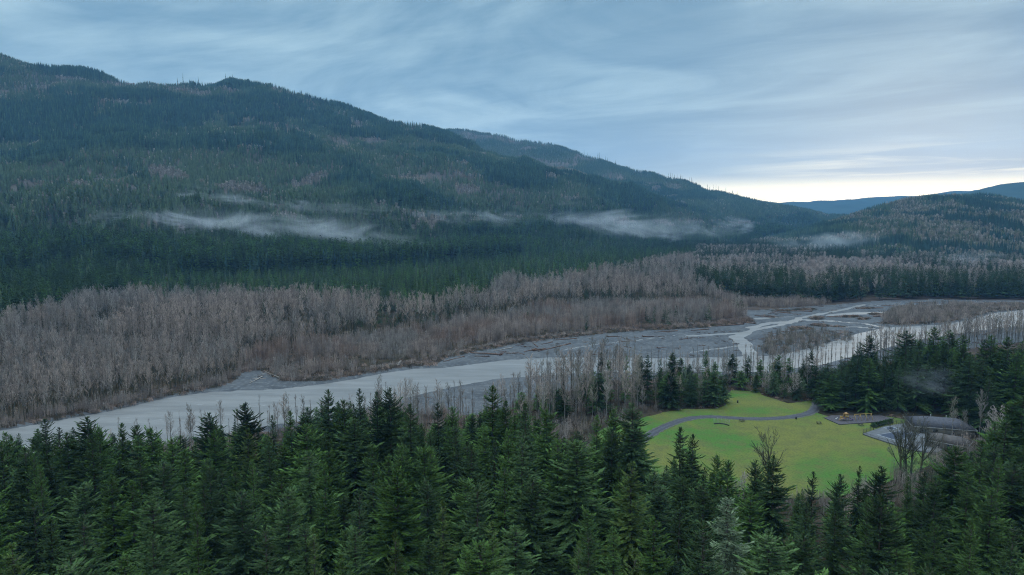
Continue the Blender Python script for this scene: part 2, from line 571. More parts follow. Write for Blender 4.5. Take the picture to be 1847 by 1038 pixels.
TC = [(1350, [(1900, 0), (1950, 0), (2000, 0), (2300, 0), (3000, 0)]),
      (1390, [(1850, 0), (1930, 8), (2020, 14), (2300, 5), (3000, 0)]),
      (1440, [(1700, 0), (1850, 18), (2030, zp(424, 2030)), (2300, 20), (3000, 0)]),
      (1500, [(1500, 0), (1750, 35), (2050, zp(401, 2050)), (2400, 40), (3200, 0)]),
      (1560, [(1400, 0), (1680, 50), (2080, zp(381, 2080)), (2500, 60), (3300, 0)]),
      (1620, [(1330, 0), (1640, 62), (2100, zp(366, 2100)), (2600, 80), (3300, 0)]),
      (1700, [(1260, 0), (1600, 72), (2130, zp(356, 2130)), (2700, 90), (3400, 0)]),
      (1760, [(1230, 0), (1580, 76), (2130, zp(354, 2130)), (2700, 90), (3400, 0)]),
      (1800, [(1210, 0), (1560, 74), (2110, zp(361, 2110)), (2700, 85), (3400, 0)]),
      (1847, [(1200, 0), (1540, 70), (2080, zp(374, 2080)), (2600, 70), (3400, 0)]),
      (2000, [(1150, 0), (1500, 60), (2000, 90), (2600, 60), (3400, 0)]),
      (2500, [(1100, 0), (1500, 60), (2000, 90), (2600, 60), (3400, 0)])]
TD = [(1000, [(5200, 0), (7200, zp(364, 7200)), (8500, 100), (9500, 0)]),
      (1370, [(5200, 0), (7200, zp(362, 7200)), (8500, 100), (9500, 0)]),
      (1430, [(5200, 0), (7200, zp(363, 7200)), (8500, 100), (9500, 0)]),
      (1500, [(5200, 0), (7200, zp(358, 7200)), (8500, 120), (9500, 0)]),
      (1580, [(5200, 0), (7200, zp(353, 7200)), (8500, 120), (9500, 0)]),
      (1650, [(5200, 0), (7200, zp(350, 7200)), (8500, 120), (9500, 0)]),
      (1700, [(5200, 0), (7200, zp(343, 7200)), (8500, 150), (9500, 0)]),
      (1757, [(5200, 0), (7200, zp(341, 7200)), (8500, 150), (9500, 0)]),
      (1847, [(5200, 0), (7200, zp(335, 7200)), (8500, 150), (9500, 0)]),
      (2300, [(5200, 0), (7200, zp(320, 7200)), (8500, 150), (9500, 0)])]
TE = [(1560, [(3600, 0), (4700, 20), (5100, 0)]), (1660, [(3500, 0), (4700, zp(372, 4700)), (5150, 40)]),
      (1720, [(3400, 0), (4700, zp(352, 4700)), (5150, 60)]), (1757, [(3400, 0), (4700, zp(341, 4700)), (5150, 80)]),
      (1800, [(3300, 0), (4700, zp(332, 4700)), (5150, 90)]), (1847, [(3300, 0), (4700, zp(326, 4700)), (5150, 100)]),
      (2200, [(3300, 0), (4700, zp(300, 4700)), (5150, 100)])]


def rough(H, amp, sc, seed):
    """gullies and spurs; they run down the slope and fade out on the flat"""
    k = np.clip(H / 60.0, 0, 1)
    wx = XX + 120 * (fbm(XX / 400, YY / 400, seed + 5) - 0.5)
    g = fbm(wx / sc, YY / (sc * 2.2), seed, 5)
    r = 1 - np.abs(2 * fbm(wx / (sc * 0.6), YY / (sc * 1.6), seed + 9, 3) - 1)
    return H + k * amp * ((g - 0.5) * 1.5 + (r - 0.75) * 0.8)


HA = gblur(profile(TA), 10, 5)
HB = gblur(profile(TB), 8, 3)
HC = gblur(profile(TC), 8, 4)
HD = gblur(profile(TD), 6, 2)
HE = gblur(profile(TE), 6, 2)
HA = rough(HA, 52, 230, 1)
HB = rough(HB, 40, 260, 2)
HC = rough(HC, 26, 170, 3)
HD = rough(HD, 30, 500, 4)
HE = rough(HE, 30, 400, 5)
HILL = np.maximum.reduce([HA, HB, HC, HD, HE])
HILL = np.maximum(HILL, 0)
wob = 3.0 * (fbm(XX / 9, YY / 9, 31, 3) - 0.5)      # ragged edges, in metres
WPX, WPY = proj(XX + wob * 1.5, YY + wob * 2, np.zeros_like(XX))
corr = inpoly(WPX, WPY, CORR) & (YY < 1600)
for isl in ISL[:1]:
    corr &= ~inpoly(WPX, WPY, isl)
riv = inpoly(WPX, WPY, RIVER)


def polydist(pl):
    w = toward(pl)
    d = np.full(XX.shape, 1e9)
    sel = (YY > 200) & (YY < 1100) & (np.abs(AA) < 1)
    xs, ys = XX[sel], YY[sel]
    dd = np.full(xs.shape, 1e9)
    xs = xs + 5 * (fbm(xs / 14, ys / 14, 3) - .5)
    ys = ys + 9 * (fbm(xs / 14, ys / 14, 4) - .5)
    for i in range(len(w) - 1):
        ax, ay = w[i]
        bx, by = w[i + 1]
        t = np.clip(((xs - ax) * (bx - ax) + (ys - ay) * (by - ay)) / ((bx - ax) ** 2 + (by - ay) ** 2), 0, 1)
        dd = np.minimum(dd, np.hypot(xs - ax - t * (bx - ax), ys - ay - t * (by - ay)))
    d[sel] = dd
    return d


cm = gblur(corr.astype(float), 1.5, 1.0)
rm = gblur(riv.astype(float), 1.5, 1.0)
bed = -0.55 - 1.9 * np.clip(rm * 1.6 - 0.3, 0, 1)
bed = bed + 0.55 * (fbm(XX / 22, YY / 22, 41, 4) - 0.5) + 0.25 * (fbm(XX / 5, YY / 5, 43, 2) - 0.5)
for pl, wd in STREAMS:
    d = polydist(pl)
    bed = np.minimum(bed, np.where(d < wd * 4, -1.75 + 1.2 * np.clip((d - wd * 0.7) / (wd * 1.3), 0, 1), 9))
floor_n = 0.5 * (fbm(XX / 30, YY / 30, 51, 3) - 0.5) * np.clip((YY - 320) / 200, 0, 1)
ZZ = np.maximum(HILL, 0) + floor_n * (HILL < 1)
ZZ = ZZ * (1 - cm) + bed * cm
ZZ = np.where(inpoly(GPX, GPY, LAWN) | ((GPY > 690) & (cm < .02)), 0.0, ZZ)
ZZ[:, -1] = np.minimum(ZZ[:, -1], 0)
WATER_Z = -1.15


def ground_z(x, y):
    x = np.asarray(x, float)
    y = np.asarray(y, float)
    a = x / np.maximum(y, 1)
    ia = np.interp(a, AG, np.arange(len(AG)))
    iy = np.clip(np.log(np.maximum(y, 40) / 40.0) / math.log(9500.0 / 40.0) * (NY - 1), 0, NY - 1.001)
    i0 = np.clip(ia.astype(int), 0, len(AG) - 2)
    j0 = iy.astype(int)
    fa = ia - i0
    fy = iy - j0
    return ((ZZ[i0, j0] * (1 - fa) + ZZ[i0 + 1, j0] * fa) * (1 - fy) + (ZZ[i0, j0 + 1] * (1 - fa) + ZZ[i0 + 1, j0 + 1] * fa) * fy)


def land_mat(name, stops, scale, bump=0.0, bscale=3.0):
    """stops: dark, mid, light colours mixed by two noises in ground coordinates"""
    m, nt, b = new_mat(name, 1.0, 0.0)
    g = nt.nodes.new("ShaderNodeNewGeometry")
    n1 = noise(nt, g.outputs['Position'], scale, 6, 0.6)
    n2 = noise(nt, g.outputs['Position'], scale * 7.3, 4, 0.6)
    c = mixc(nt, sstep(nt, n1, 0.35, 0.65), stops[0], stops[1])
    c = mixc(nt, sstep(nt, n2, 0.45, 0.75), c, stops[2])
    nt.links.new(c, b.inputs['Base Color'])
    if bump:
        bp = nt.nodes.new("ShaderNodeBump")
        bp.inputs['Strength'].default_value = bump
        bp.inputs['Distance'].default_value = 0.4
        nt.links.new(noise(nt, g.outputs['Position'], bscale, 5, 0.7), bp.inputs['Height'])
        nt.links.new(bp.outputs[0], b.inputs['Normal'])
    return m


M['floor'] = land_mat('forest_floor', ((0.022, 0.018, 0.013), (0.050, 0.036, 0.026), (0.035, 0.040, 0.020)), 0.08, 0.6, 1.0)
M['hillside'] = land_mat('hill_soil', ((0.062, 0.050, 0.042), (0.100, 0.082, 0.068), (0.055, 0.060, 0.038)), 0.012)
M['far_hill'] = land_mat('far_woods', ((0.018, 0.032, 0.022), (0.028, 0.045, 0.028), (0.035, 0.045, 0.03)), 0.006)
M['gravel'] = land_mat('river_gravel', ((0.060, 0.063, 0.067), (0.086, 0.089, 0.092), (0.125, 0.127, 0.127)), 0.06, 0.8, 1.6)
M['bank'] = land_mat('bank_soil', ((0.045, 0.034, 0.028), (0.075, 0.058, 0.047), (0.035, 0.028, 0.023)), 0.10, 0.8, 0.9)

nA = len(AG)
V = np.stack([XX, YY, ZZ], -1).reshape(-1, 3)
I = np.arange(nA * NY).reshape(nA, NY)
Q = np.stack([I[:-1, :-1], I[1:, :-1], I[1:, 1:], I[:-1, 1:]], -1)
hq = np.maximum.reduce([HILL[:-1, :-1], HILL[1:, :-1], HILL[1:, 1:], HILL[:-1, 1:]])
cq = cm[:-1, :-1] > 0.35
far = (YG[:-1][None, :] > 3300) & (HD[:-1, :-1] + HE[:-1, :-1] >= HILL[:-1, :-1] * 0.98) & (hq > 2) & (AG[:-1][:, None] > 0.2)
bankq = (gblur(corr.astype(float), 9, 7)[:-1, :-1] > 0.18)
hillq = (hq > 1.0) & ~far
for i, isl in enumerate(ISL):
    bankq |= inpoly(GPX, GPY, isl)[:-1, :-1]
zone = np.where(far, 3, np.where(hillq, 2, np.where(cq, 1, 0)))


def submesh(name, sel, mats, mi=None):
    q = Q[sel].reshape(-1, 4)
    u, inv = np.unique(q, return_inverse=True)
    me = mk_mesh(name, V[u], quads=inv.reshape(-1, 4), mats=mats, matidx=mi, smooth=True)
    return obj(name, me)


tag(submesh('ground', zone == 0, (M['floor'], M['bank']), (bankq[zone == 0] & (GPY[:-1, :-1][zone == 0] > 530)).astype(int)), 'dark forest floor between the trees across the flat valley bottom', 'ground', None, 'structure')
tag(submesh('gravel_bed', zone == 1, (M['gravel'],)), 'grey gravel bars and bed of the braided river', 'gravel bar', None, 'structure')
tag(submesh('mountain', zone == 2, (M['hillside'],)), 'brown soil of the forested mountainside and the rounded hill', 'mountain', None, 'structure')
tag(submesh('hills', zone == 3, (M['far_hill'],)), 'blue wooded hills far away beyond the pass', 'hills', None, 'structure')
# the near ground under and behind the camera
gb = MB()
x0 = 40.0 * AG
v = [(x, 40.0, 0.0) for x in x0] + [(x * 2.0, -1500.0, 0.0) for x in x0]
gb.add(v, [(i + nA, i + 1 + nA, i + 1, i) for i in range(nA - 1)])
tag(gb.build('ground', M['floor']), 'dark ground below and behind the viewpoint', 'ground', None, 'structure')

# ------------------------------------------------------------------ water
mw, nt, b = new_mat('silty_water', 0.3, 0.15)
g = nt.nodes.new("ShaderNodeNewGeometry")
mp = nt.nodes.new("ShaderNodeMapping")
mp.inputs['Scale'].default_value = (0.10, 0.5, 1)
mp.inputs['Rotation'].default_value = (0, 0, -0.55)
nt.links.new(g.outputs['Position'], mp.inputs[0])
c = mixc(nt, sstep(nt, noise(nt, mp.outputs[0], 0.35, 5), 0.3, 0.7), (0.118, 0.115, 0.110), (0.165, 0.160, 0.152))
rf_ = sstep(nt, noise(nt, mp.outputs[0], 1.1, 8, 0.7, 0.5), 0.60, 0.72)
rg_ = sstep(nt, noise(nt, g.outputs['Position'], 0.012, 3), 0.50, 0.62)
c = mixc(nt, mth(nt, 'MULTIPLY', mth(nt, 'MULTIPLY', rf_, rg_), 0.7), c, (0.34, 0.34, 0.34))
nt.links.new(c, b.inputs['Base Color'])
bp = nt.nodes.new("ShaderNodeBump")
bp.inputs['Strength'].default_value = 0.9
bp.inputs['Distance'].default_value = 0.25
nt.links.new(noise(nt, mp.outputs[0], 2.2, 5, 0.65), bp.inputs['Height'])
nt.links.new(bp.outputs[0], b.inputs['Normal'])
b.inputs['Roughness'].default_value = 0.45
M['water'] = mw
sel = gblur(corr.astype(float), 2, 2)[:-1, :-1] > 0.04
q = Q[sel].reshape(-1, 4)
u, inv = np.unique(q, return_inverse=True)
wv = V[u].copy()
wv[:, 2] = WATER_Z
tag(obj('river', mk_mesh('river', wv, quads=inv.reshape(-1, 4), mats=(M['water'],), smooth=True)), 'silty grey river with braided side channels', 'river', None, 'structure')
# ------------------------------------------------------------------ tree shapes (numpy)
def norm(v):
    return v / (np.linalg.norm(v, axis=-1, keepdims=True) + 1e-9)


def kites(p, d, ln, w, r, flat=0.75):
    """leafy sprays: one four-cornered blade per row"""
    n = len(p)
    up = norm(np.stack([r.normal(0, 1 - flat + .15, n), r.normal(0, 1 - flat + .15, n), np.ones(n)], 1))
    s = norm(np.cross(d, up)) * w[:, None]
    mid = p + d * (ln * r.uniform(.35, .6, n))[:, None]
    tip = p + d * ln[:, None]
    tip[:, 2] -= ln * 0.12
    v = np.stack([p, mid + s, tip, mid - s], 1).reshape(-1, 3)
    return v, np.arange(n * 4).reshape(-1, 4)


def conifer(r, H, R, cb, nbr, tw, kw, kl, droop=0.35, rag=0.35, powr=0.75, lean=0.0, top=0.6, gaps=0.0):
    t = np.sort(r.random(nbr)) ** 0.92
    z = cb * H + t * (H * 0.992 - cb * H)
    az = r.uniform(0, 2 * math.pi, nbr)
    ph = r.uniform(0, 6.28, 4)
    lump = 1 + rag * (0.5 * np.sin(az * 2 + ph[0] + z * 0.55) + 0.5 * np.sin(az * 3 + ph[1] - z * 0.8) + 0.4 * np.sin(z * 1.9 + ph[2]))
    prof = (1 - t) ** powr * np.minimum(1, 0.55 + t / 0.2)
    L = R * prof * r.uniform(.5, 1.18, nbr) * lump + 0.22
    if gaps > 0:
        keep = (r.random(nbr) > gaps) | (t > 0.8)
        t, z, az, L = t[keep], z[keep], az[keep], L[keep]
        nbr = len(t)
    pit = -0.12 + top * t ** 1.6 + r.normal(0, .10, nbr)
    dr = droop * (1 - t) * r.uniform(.6, 1.4, nbr)
    hd = np.stack([np.cos(az), np.sin(az), np.zeros(nbr)], 1)

    def bp(i, s):
        q = hd[i] * (L[i] * s)[:, None]
        q[:, 2] = z[i] + L[i] * (np.tan(pit[i]) * s - dr[i] * s ** 1.6 + 0.16 * s ** 4)
        return q
    m = np.maximum(3, (3 + L * tw)).astype(int)
    i = np.repeat(np.arange(nbr), m)
    n = len(i)
    s = 0.10 + 0.90 * r.random(n) ** 0.75
    p = bp(i, s)
    side = r.choice([-1, 1], n)
    ang = az[i] + side * r.uniform(.25, 1.25, n)
    d = norm(np.stack([np.cos(ang), np.sin(ang), -r.uniform(-.05, .55, n) * (1 - 0.5 * t[i]) + 0.35 * t[i]], 1))
    ln = np.clip((0.30 + 0.38 * L[i] * (1.05 - s)) * kl, 0.28 * kl, 1.25 * kl) * r.uniform(.65, 1.2, n)
    w = ln * kw * r.uniform(.7, 1.3, n)
    v, q = kites(p, d, ln, w, r)
    # a tip spray for every branch
    ii = np.arange(nbr)
    p2 = bp(ii, np.full(nbr, .8))
    e2 = bp(ii, np.full(nbr, 1.1))
    d2 = norm(e2 - p2)
    l2 = np.linalg.norm(e2 - p2, axis=1) + .25
    v2, q2 = kites(p2, d2, l2, l2 * .13, r)
    # leader
    k = 6
    p3 = np.tile([[0, 0, H * 0.955]], (k, 1))
    a3 = np.arange(k) * 2.4
    d3 = norm(np.stack([np.cos(a3) * .12, np.sin(a3) * .12, np.ones(k)], 1))
    l3 = np.full(k, H * 0.05)
    v3, q3 = kites(p3, d3, l3, l3 * .10, r)
    vv = np.concatenate([v, v2, v3])
    qq = np.concatenate([q, q2 + len(v), q3 + len(v) + len(v2)])
    # wood of the branches
    b0 = bp(ii, np.zeros(nbr))
    b1 = bp(ii, np.full(nbr, .55))
    b2 = bp(ii, np.full(nbr, .95))
    br = np.stack([b0, b1, b2], 1)
    vv = vv + lean * (vv[:, 2:3] / H) ** 2 * np.array([[1.0, .4, 0]])
    return vv, qq, br


def ribbon_paths(paths, rad, sides=3):
    """paths N,K,3 and radii N,K -> thin prisms"""
    N, K, _ = paths.shape
    d = np.gradient(paths, axis=1)
    d = norm(d)
    ref = np.where(np.abs(d[..., 2:3]) < 0.9, np.array([0, 0, 1.0]), np.array([1.0, 0, 0]))
    a = norm(np.cross(d, ref))
    b = np.cross(d, a)
    th = np.arange(sides) * 2 * math.pi / sides
    v = paths[:, :, None] + rad[:, :, None, None] * (a[:, :, None] * np.cos(th)[None, None, :, None] + b[:, :, None] * np.sin(th)[None, None, :, None])
    v = v.reshape(N, K * sides, 3)
    base = (np.arange(N) * K * sides)[:, None]
    q = []
    for i in range(K - 1):
        for j in range(sides):
            q.append(np.stack([i * sides + j, i * sides + (j + 1) % sides, (i + 1) * sides + (j + 1) % sides, (i + 1) * sides + j]))
    q = np.array(q)
    return v.reshape(-1, 3), (base[:, :, None] + q[None]).reshape(-1, 4)


def sub(r, paths, rad, n, lo, hi, ang, lr, rr, up=0.3, wig=0.05, K=4, taper=1.0):
    """n children for each path: start, heading, length follow the parent"""
    N, K0, _ = paths.shape
    i = np.repeat(np.arange(N), n)
    m = len(i)
    s = r.uniform(lo, hi, m)
    f = s * (K0 - 1)
    k = np.clip(f.astype(int), 0, K0 - 2)
    fr = (f - k)[:, None]
    p = paths[i, k] * (1 - fr) + paths[i, k + 1] * fr
    d = norm(paths[i, k + 1] - paths[i, k])
    L0 = np.linalg.norm(paths[:, -1] - paths[:, 0], axis=1)[i]
    r0 = (rad[i, k] * (1 - fr[:, 0]) + rad[i, k + 1] * fr[:, 0])
    rv = norm(r.normal(0, 1, (m, 3)))
    side = norm(np.cross(d, rv))
    a = r.uniform(ang * .7, ang * 1.3, m)[:, None]
    h = norm(d * np.cos(a) + side * np.sin(a))
    L = L0 * lr * (1.0 - taper * 0.65 * s) * r.uniform(.6, 1.2, m)
    out = np.empty((m, K, 3))
    out[:, 0] = p
    q = p
    for j in range(1, K):
        h = norm(h + np.array([0, 0, up / K]) + r.normal(0, wig, (m, 3)))
        q = q + h * (L / (K - 1))[:, None]
        out[:, j] = q
    rr0 = np.minimum(r0 * rr, 0.5)
    radii = rr0[:, None] * np.linspace(1, .25, K)[None]
    return out, radii


def trunk_path(r, H, rad, K=8, wig=0.12, lean=(0, 0)):
    z = np.linspace(0, H, K)
    x = np.cumsum(r.normal(0, wig, K)) * np.linspace(0, 1, K) + lean[0] * (z / H)
    y = np.cumsum(r.normal(0, wig, K)) * np.linspace(0, 1, K) + lean[1] * (z / H)
    x[0] = y[0] = 0
    p = np.stack([x, y, z], 1)[None]
    rd = (rad * np.linspace(1, .12, K) ** 0.9)[None]
    return p, rd


def fix_min(rad, m):
    return np.maximum(rad, m)


def bare(r, H, kind='alder', lod=0, tmin=0.02):
    """leafless tree: returns (trunk arrays), (branch arrays)"""
    if kind == 'alder':
        tp, tr = trunk_path(r, H, 0.011 * H, 8, .10 * H / 18)
        a, ar = sub(r, tp, tr, 36 if lod == 0 else 24, .40, .99, .70, .34, .42, .8, .06, 4)
        b, br_ = sub(r, a, ar, 8 if lod == 0 else 6, .2, 1, .6, .45, .5, .35, .10, 3)
        c, cr = sub(r, b, br_, 6 if lod == 0 else 4, .2, 1, .6, .5, .5, .2, .1, 2)
    elif kind == 'poplar':
        tp, tr = trunk_path(r, H, 0.008 * H, 8, .06 * H / 18)
        a, ar = sub(r, tp, tr, 26 if lod == 0 else 14, .35, .99, .42, .20, .4, .9, .04, 4)
        b, br_ = sub(r, a, ar, 5, .2, 1, .5, .4, .5, .5, .08, 3)
        c, cr = sub(r, b, br_, 3, .3, 1, .5, .5, .5, .2, .1, 2)
    elif kind == 'round':
        tp, tr = trunk_path(r, H * .85, 0.014 * H, 6, .2)
        a, ar = sub(r, tp, tr, 26, .12, .95, .85, .55, .45, .5, .06, 4)
        b, br_ = sub(r, a, ar, 9, .2, 1, .7, .42, .5, .3, .10, 3)
        c, cr = sub(r, b, br_, 7, .2, 1, .7, .5, .5, .1, .15, 2)
    elif kind == 'whip':
        n = 26 if lod == 0 else 16
        ang = r.uniform(0, 6.28, n)
        rr_ = r.uniform(0, 2.4, n) ** 1.0
        hh = H * r.uniform(.55, 1.05, n)
        K = 4
        s = np.linspace(0, 1, K)
        base = np.stack([np.cos(ang) * rr_, np.sin(ang) * rr_, np.zeros(n)], 1)
        tipd = np.stack([np.cos(ang) * .05 * hh + r.normal(0, .3, n), np.sin(ang) * .05 * hh + r.normal(0, .3, n), hh], 1)
        tp = base[:, None] + tipd[:, None] * s[None, :, None]
        tr = np.full((n, K), .035) * np.linspace(1, .4, K)[None]
        a, ar = sub(r, tp, tr, 9, .15, .98, .40, .22, .7, .6, .05, 3)
        b, br_ = sub(r, a, ar, 3, .2, 1, .5, .5, .7, .2, .05, 2)
        c, cr = None, None
    v, q = ribbon_paths(tp, fix_min(tr, tmin), 5 if kind != 'whip' else 3)
    vs_, qs = [], []
    n0 = 0
    lv = [(a, ar, 3), (b, br_, 3)] + ([(c, cr, 2)] if c is not None else [])
    for pth, rd, sd in lv:
        if sd == 2:
            # flat two-point twigs
            d = pth[:, -1] - pth[:, 0]
            ln = np.linalg.norm(d, axis=1)
            w = np.full(len(ln), max(tmin * 1.0, .016)) / (ln + 1e-6)
            vv, qq = kites(pth[:, 0], norm(d), ln, ln * w, r, 0.0)
        else:
            vv, qq = ribbon_paths(pth, fix_min(rd, tmin), sd)
        vs_.append(vv)
        qs.append(qq + n0)
        n0 += len(vv)
    return (v, q), (np.concatenate(vs_), np.concatenate(qs))


def bare_far(r, H, R, n, w):
    """leafless tree seen from far off: a loose upright broom of thin sprays"""
    t = r.random(n) ** .7
    az = r.uniform(0, 6.28, n)
    rad = R * np.sqrt(r.random(n)) * np.sin(np.clip(t * 2.6 + .35, 0, 3.0))
    p = np.stack([np.cos(az) * rad * .5, np.sin(az) * rad * .5, H * (.18 + .62 * t)], 1)
    d = norm(np.stack([np.cos(az) * .45, np.sin(az) * .45, r.uniform(.5, 1.3, n)], 1))
    ln = r.uniform(.10, .22, n) * H
    v, q = kites(p, d, ln, np.full(n, w) * r.uniform(.6, 1.4, n), r, 0.0)
    tv, tq = ribbon_paths(np.array([[[0, 0, 0], [0, 0, H * .5], [0, 0, H * .97]]], float), np.array([[.16, .11, .03]]) * H / 18, 3)
    return np.concatenate([v, tv]), np.concatenate([q, tq + len(v)])


def dome(r, H, R, n, kl, kw, z0=0.25):
    """broad crown of leafy tufts"""
    u = norm(r.normal(0, 1, (n, 3)))
    u[:, 2] = np.abs(u[:, 2]) * 1.0 - .25
    rr_ = r.random(n) ** .35
    lump = 1 + .3 * np.sin(u[:, 0] * 5 + r.uniform(0, 6)) * np.sin(u[:, 1] * 5 + r.uniform(0, 6))
    p = u * (rr_ * lump)[:, None] * np.array([R, R, H * (1 - z0) * .62])
    p[:, 2] += H * (z0 + (1 - z0) * .38)
    d = norm(u + r.normal(0, .45, (n, 3)))
    ln = kl * r.uniform(.6, 1.3, n)
    v, q = kites(p, d, ln, ln * kw, r, .2)
    tv, tq = ribbon_paths(np.array([[[0, 0, 0], [0, 0, H * .6]]], float), np.array([[.25, .12]]), 4)
    return np.concatenate([v, tv]), np.concatenate([q, tq + len(v)])


def far_fir(r, H, R, tiers, pts, trunk=True):
    v, t = [], []
    n = 0
    for k in range(tiers):
        f = k / tiers
        zt = H * (1 - f * .86)
        zb = H * (1 - (k + 1.35) / tiers * .86)
        rad = R * ((k + 1) / tiers) ** .85 * r.uniform(.85, 1.1)
        a = np.arange(pts) * 2 * math.pi / pts + r.uniform(0, 6)
        rr_ = rad * np.where(np.arange(pts) % 2, r.uniform(.45, .65, pts), r.uniform(.85, 1.15, pts))
        ring = np.stack([np.cos(a) * rr_, np.sin(a) * rr_, np.full(pts, zb) + r.normal(0, .2, pts)], 1)
        v.append(np.array([[r.normal(0, .08), r.normal(0, .08), zt]]))
        v.append(ring)
        t.append(np.array([(n, n + 1 + j, n + 1 + (j + 1) % pts) for j in range(pts)]))
        n += pts + 1
    tv, tq = ribbon_paths(np.array([[[0, 0, 0], [0, 0, H * .5]]], float), np.array([[.3, .15]]), 3)
    v.append(tv)
    return np.concatenate(v), np.concatenate(t), tq + n


# ------------------------------------------------------------------ prototypes for the individual trees: (trunk mesh, crown mesh)
NEAR, MID = {}, {}
r0 = np.random.default_rng(11)
LOOKS = [('dark', 'fir_dark'), ('green', 'fir_green'), ('blue', 'fir_blue'), ('yellow', 'fir_yellow')]
HREF = 34.0


def fir_pair(key, mat, r, nbr, tw, kw, kl, R, cb, droop, rag, powr, lean, top, gaps):
    v, q, br = conifer(r, HREF, R, cb, nbr, tw, kw, kl, droop, rag, powr, lean, top, gaps)
    k = np.ones((len(br), 3)) * np.array([[.045, .028, .012]]) * (1.4 if nbr < 200 else 1)
    bv, bq = ribbon_paths(br, k, 3)
    bv = bv + lean * (bv[:, 2:3] / HREF) ** 2 * np.array([[1.0, .4, 0]])
    nq = len(q)
    me = mk_mesh('conifer_crown', np.concatenate([v, bv]), quads=np.concatenate([q, bq + len(v)]), mats=(M[mat], M['bark']),
                 matidx=np.r_[np.zeros(nq, int), np.ones(len(bq), int)])
    z = np.linspace(0, HREF * .97, 8)
    tp = np.stack([lean * (z / HREF) ** 2, .4 * lean * (z / HREF) ** 2, z], 1)[None]
    tv, tq = ribbon_paths(tp, (0.42 * (1 - z / HREF * .95))[None], 7)
    mt = mk_mesh('conifer_trunk', tv, quads=tq, mats=(M['bark'],), smooth=True)
    return mt, me


def build_near():
    specs = [('dark', 'fir_dark', 6.8, .12, .34, .30, 0.67, 0, .55, 0), ('dark', 'fir_dark', 5.7, .08, .50, .42, 0.75, .3, .5, .08),
             ('dark', 'fir_dark', 7.3, .15, .25, .40, 0.59, 0, .5, .10),
             ('green', 'fir_green', 6.7, .10, .38, .30, 0.65, 0, .6, 0), ('green', 'fir_green', 5.5, .06, .45, .30, 0.76, -.3, .6, .05),
             ('green', 'fir_green', 7.3, .16, .30, .45, 0.57, 0, .5, .12),
             ('blue', 'fir_blue', 6.4, .10, .50, .35, 0.69, 0, .5, .06), ('blue', 'fir_blue', 6.8, .12, .35, .45, 0.61, .2, .55, .12),
             ('yellow', 'fir_yellow', 5.2, .08, .55, .35, 0.76, 0, .5, .08)]
    for k, mat, R, cb, droop, rag, powr, lean, top, gaps in specs:
        NEAR.setdefault(k, []).append(fir_pair(k, mat, r0, 430, 44, .165, .55, R, cb, droop, rag, powr, lean, top, gaps))
    for k, mat, R, cb, droop, rag, powr, lean, top, gaps in specs:
        MID.setdefault(k, []).append(fir_pair(k, mat, r0, 280, 17, .21, .80, R, cb, droop, rag, powr, lean, top, gaps))
    # pale conifer overgrown with lichen, half its needles gone
    NEAR['lichen'] = [fir_pair('lichen', 'lichen', r0, 420, 15, .07, .95, 4.6, .2, .30, .4, .62, .3, .55, .2)]
    MID['lichen'] = [fir_pair('lichen', 'lichen', r0, 240, 8, .10, 1.1, 4.0, .2, .35, .4, .7, 0, .55, .2)]


build_near()
BHREF = 18.0
BARE = {}


def bare_pair(kind, tmat, bmat, r, lod=0, tmin=.02, H=BHREF, names=('bare_trunk', 'bare_branches')):
    (tv, tq), (bv, bq) = bare(r, H, kind, lod, tmin)
    return (mk_mesh(names[0], tv, quads=tq, mats=(M[tmat],)), mk_mesh(names[1], bv, quads=bq, mats=(M[bmat],)))


r1 = np.random.default_rng(5)
BARE['alder'] = [bare_pair('alder', 'bark_grey', m_, r1, 0, .022) for m_ in ('twig_grey', 'twig_mauve', 'twig_tan')]
BARE['poplar'] = [bare_pair('poplar', 'bark_moss', m_, r1, 0, .024) for m_ in ('twig_grey', 'twig_mauve')]
BARE['round'] = [bare_pair('round', 'bark_moss', m_, r1, 0, .032, 12.0) for m_ in ('lichen', 'twig_grey')]


# ------------------------------------------------------------------ light prototypes for stuff (not linked to the scene, used by the scatters)
def proto(name, v, q=None, t=None, mats=(), mi=None):
    me = mk_mesh(name, v, quads=q, tris=t, mats=mats, matidx=mi)
    return bpy.data.objects.new(name, me)


def joined(pair, name):
    """trunk and crown of a pair in one light mesh"""
    import bmesh
    bm = bmesh.new()
    bm.from_mesh(pair[1])
    n = len(bm.faces)
    bm.from_mesh(pair[0])
    bm.faces.ensure_lookup_table()
    mats = list(pair[1].materials)
    bi = len(mats)
    for f in bm.faces[n:]:
        f.material_index = bi
    me = bpy.data.meshes.new(name)
    bm.to_mesh(me)
    bm.free()
    for m_ in mats:
        me.materials.append(m_)
    me.materials.append(pair[0].materials[0])
    return bpy.data.objects.new(name, me)


r2 = np.random.default_rng(21)
FIRP = [joined(MID['dark'][0], 'wood_fir'), joined(MID['dark'][1], 'wood_fir'), joined(MID['green'][0], 'wood_fir'),
        joined(MID['green'][2], 'wood_fir'), joined(MID['blue'][0], 'wood_fir')]     # 34 m, 0..4
LOWP = []                                                                               # 5..: 20 m hill trees
for mname in ('hill_green', 'hill_light', 'hill_dark'):
    for k in range(3):
        v_, t_, q_ = far_fir(r2, 20.0, (2.5, 3.0, 2.1)[k], (7, 6, 8)[k], 8)
        LOWP.append(proto('hill_fir', v_, q_, t_, (M[mname],)))
# valley-side firs, somewhat fuller than the hill ones
VALP = []
for mname in ('fir_dark', 'hill_green', 'fir_green'):
    for k in range(2):
        v_, q_, _ = conifer(r2, 24.0, (3.3, 2.7)[k], .12, 75, 2.2, .30, 2.0, .4, .3, .8, 0, .5, 0)
        VALP.append(proto('valley_fir', v_, q_, None, (M[mname],)))
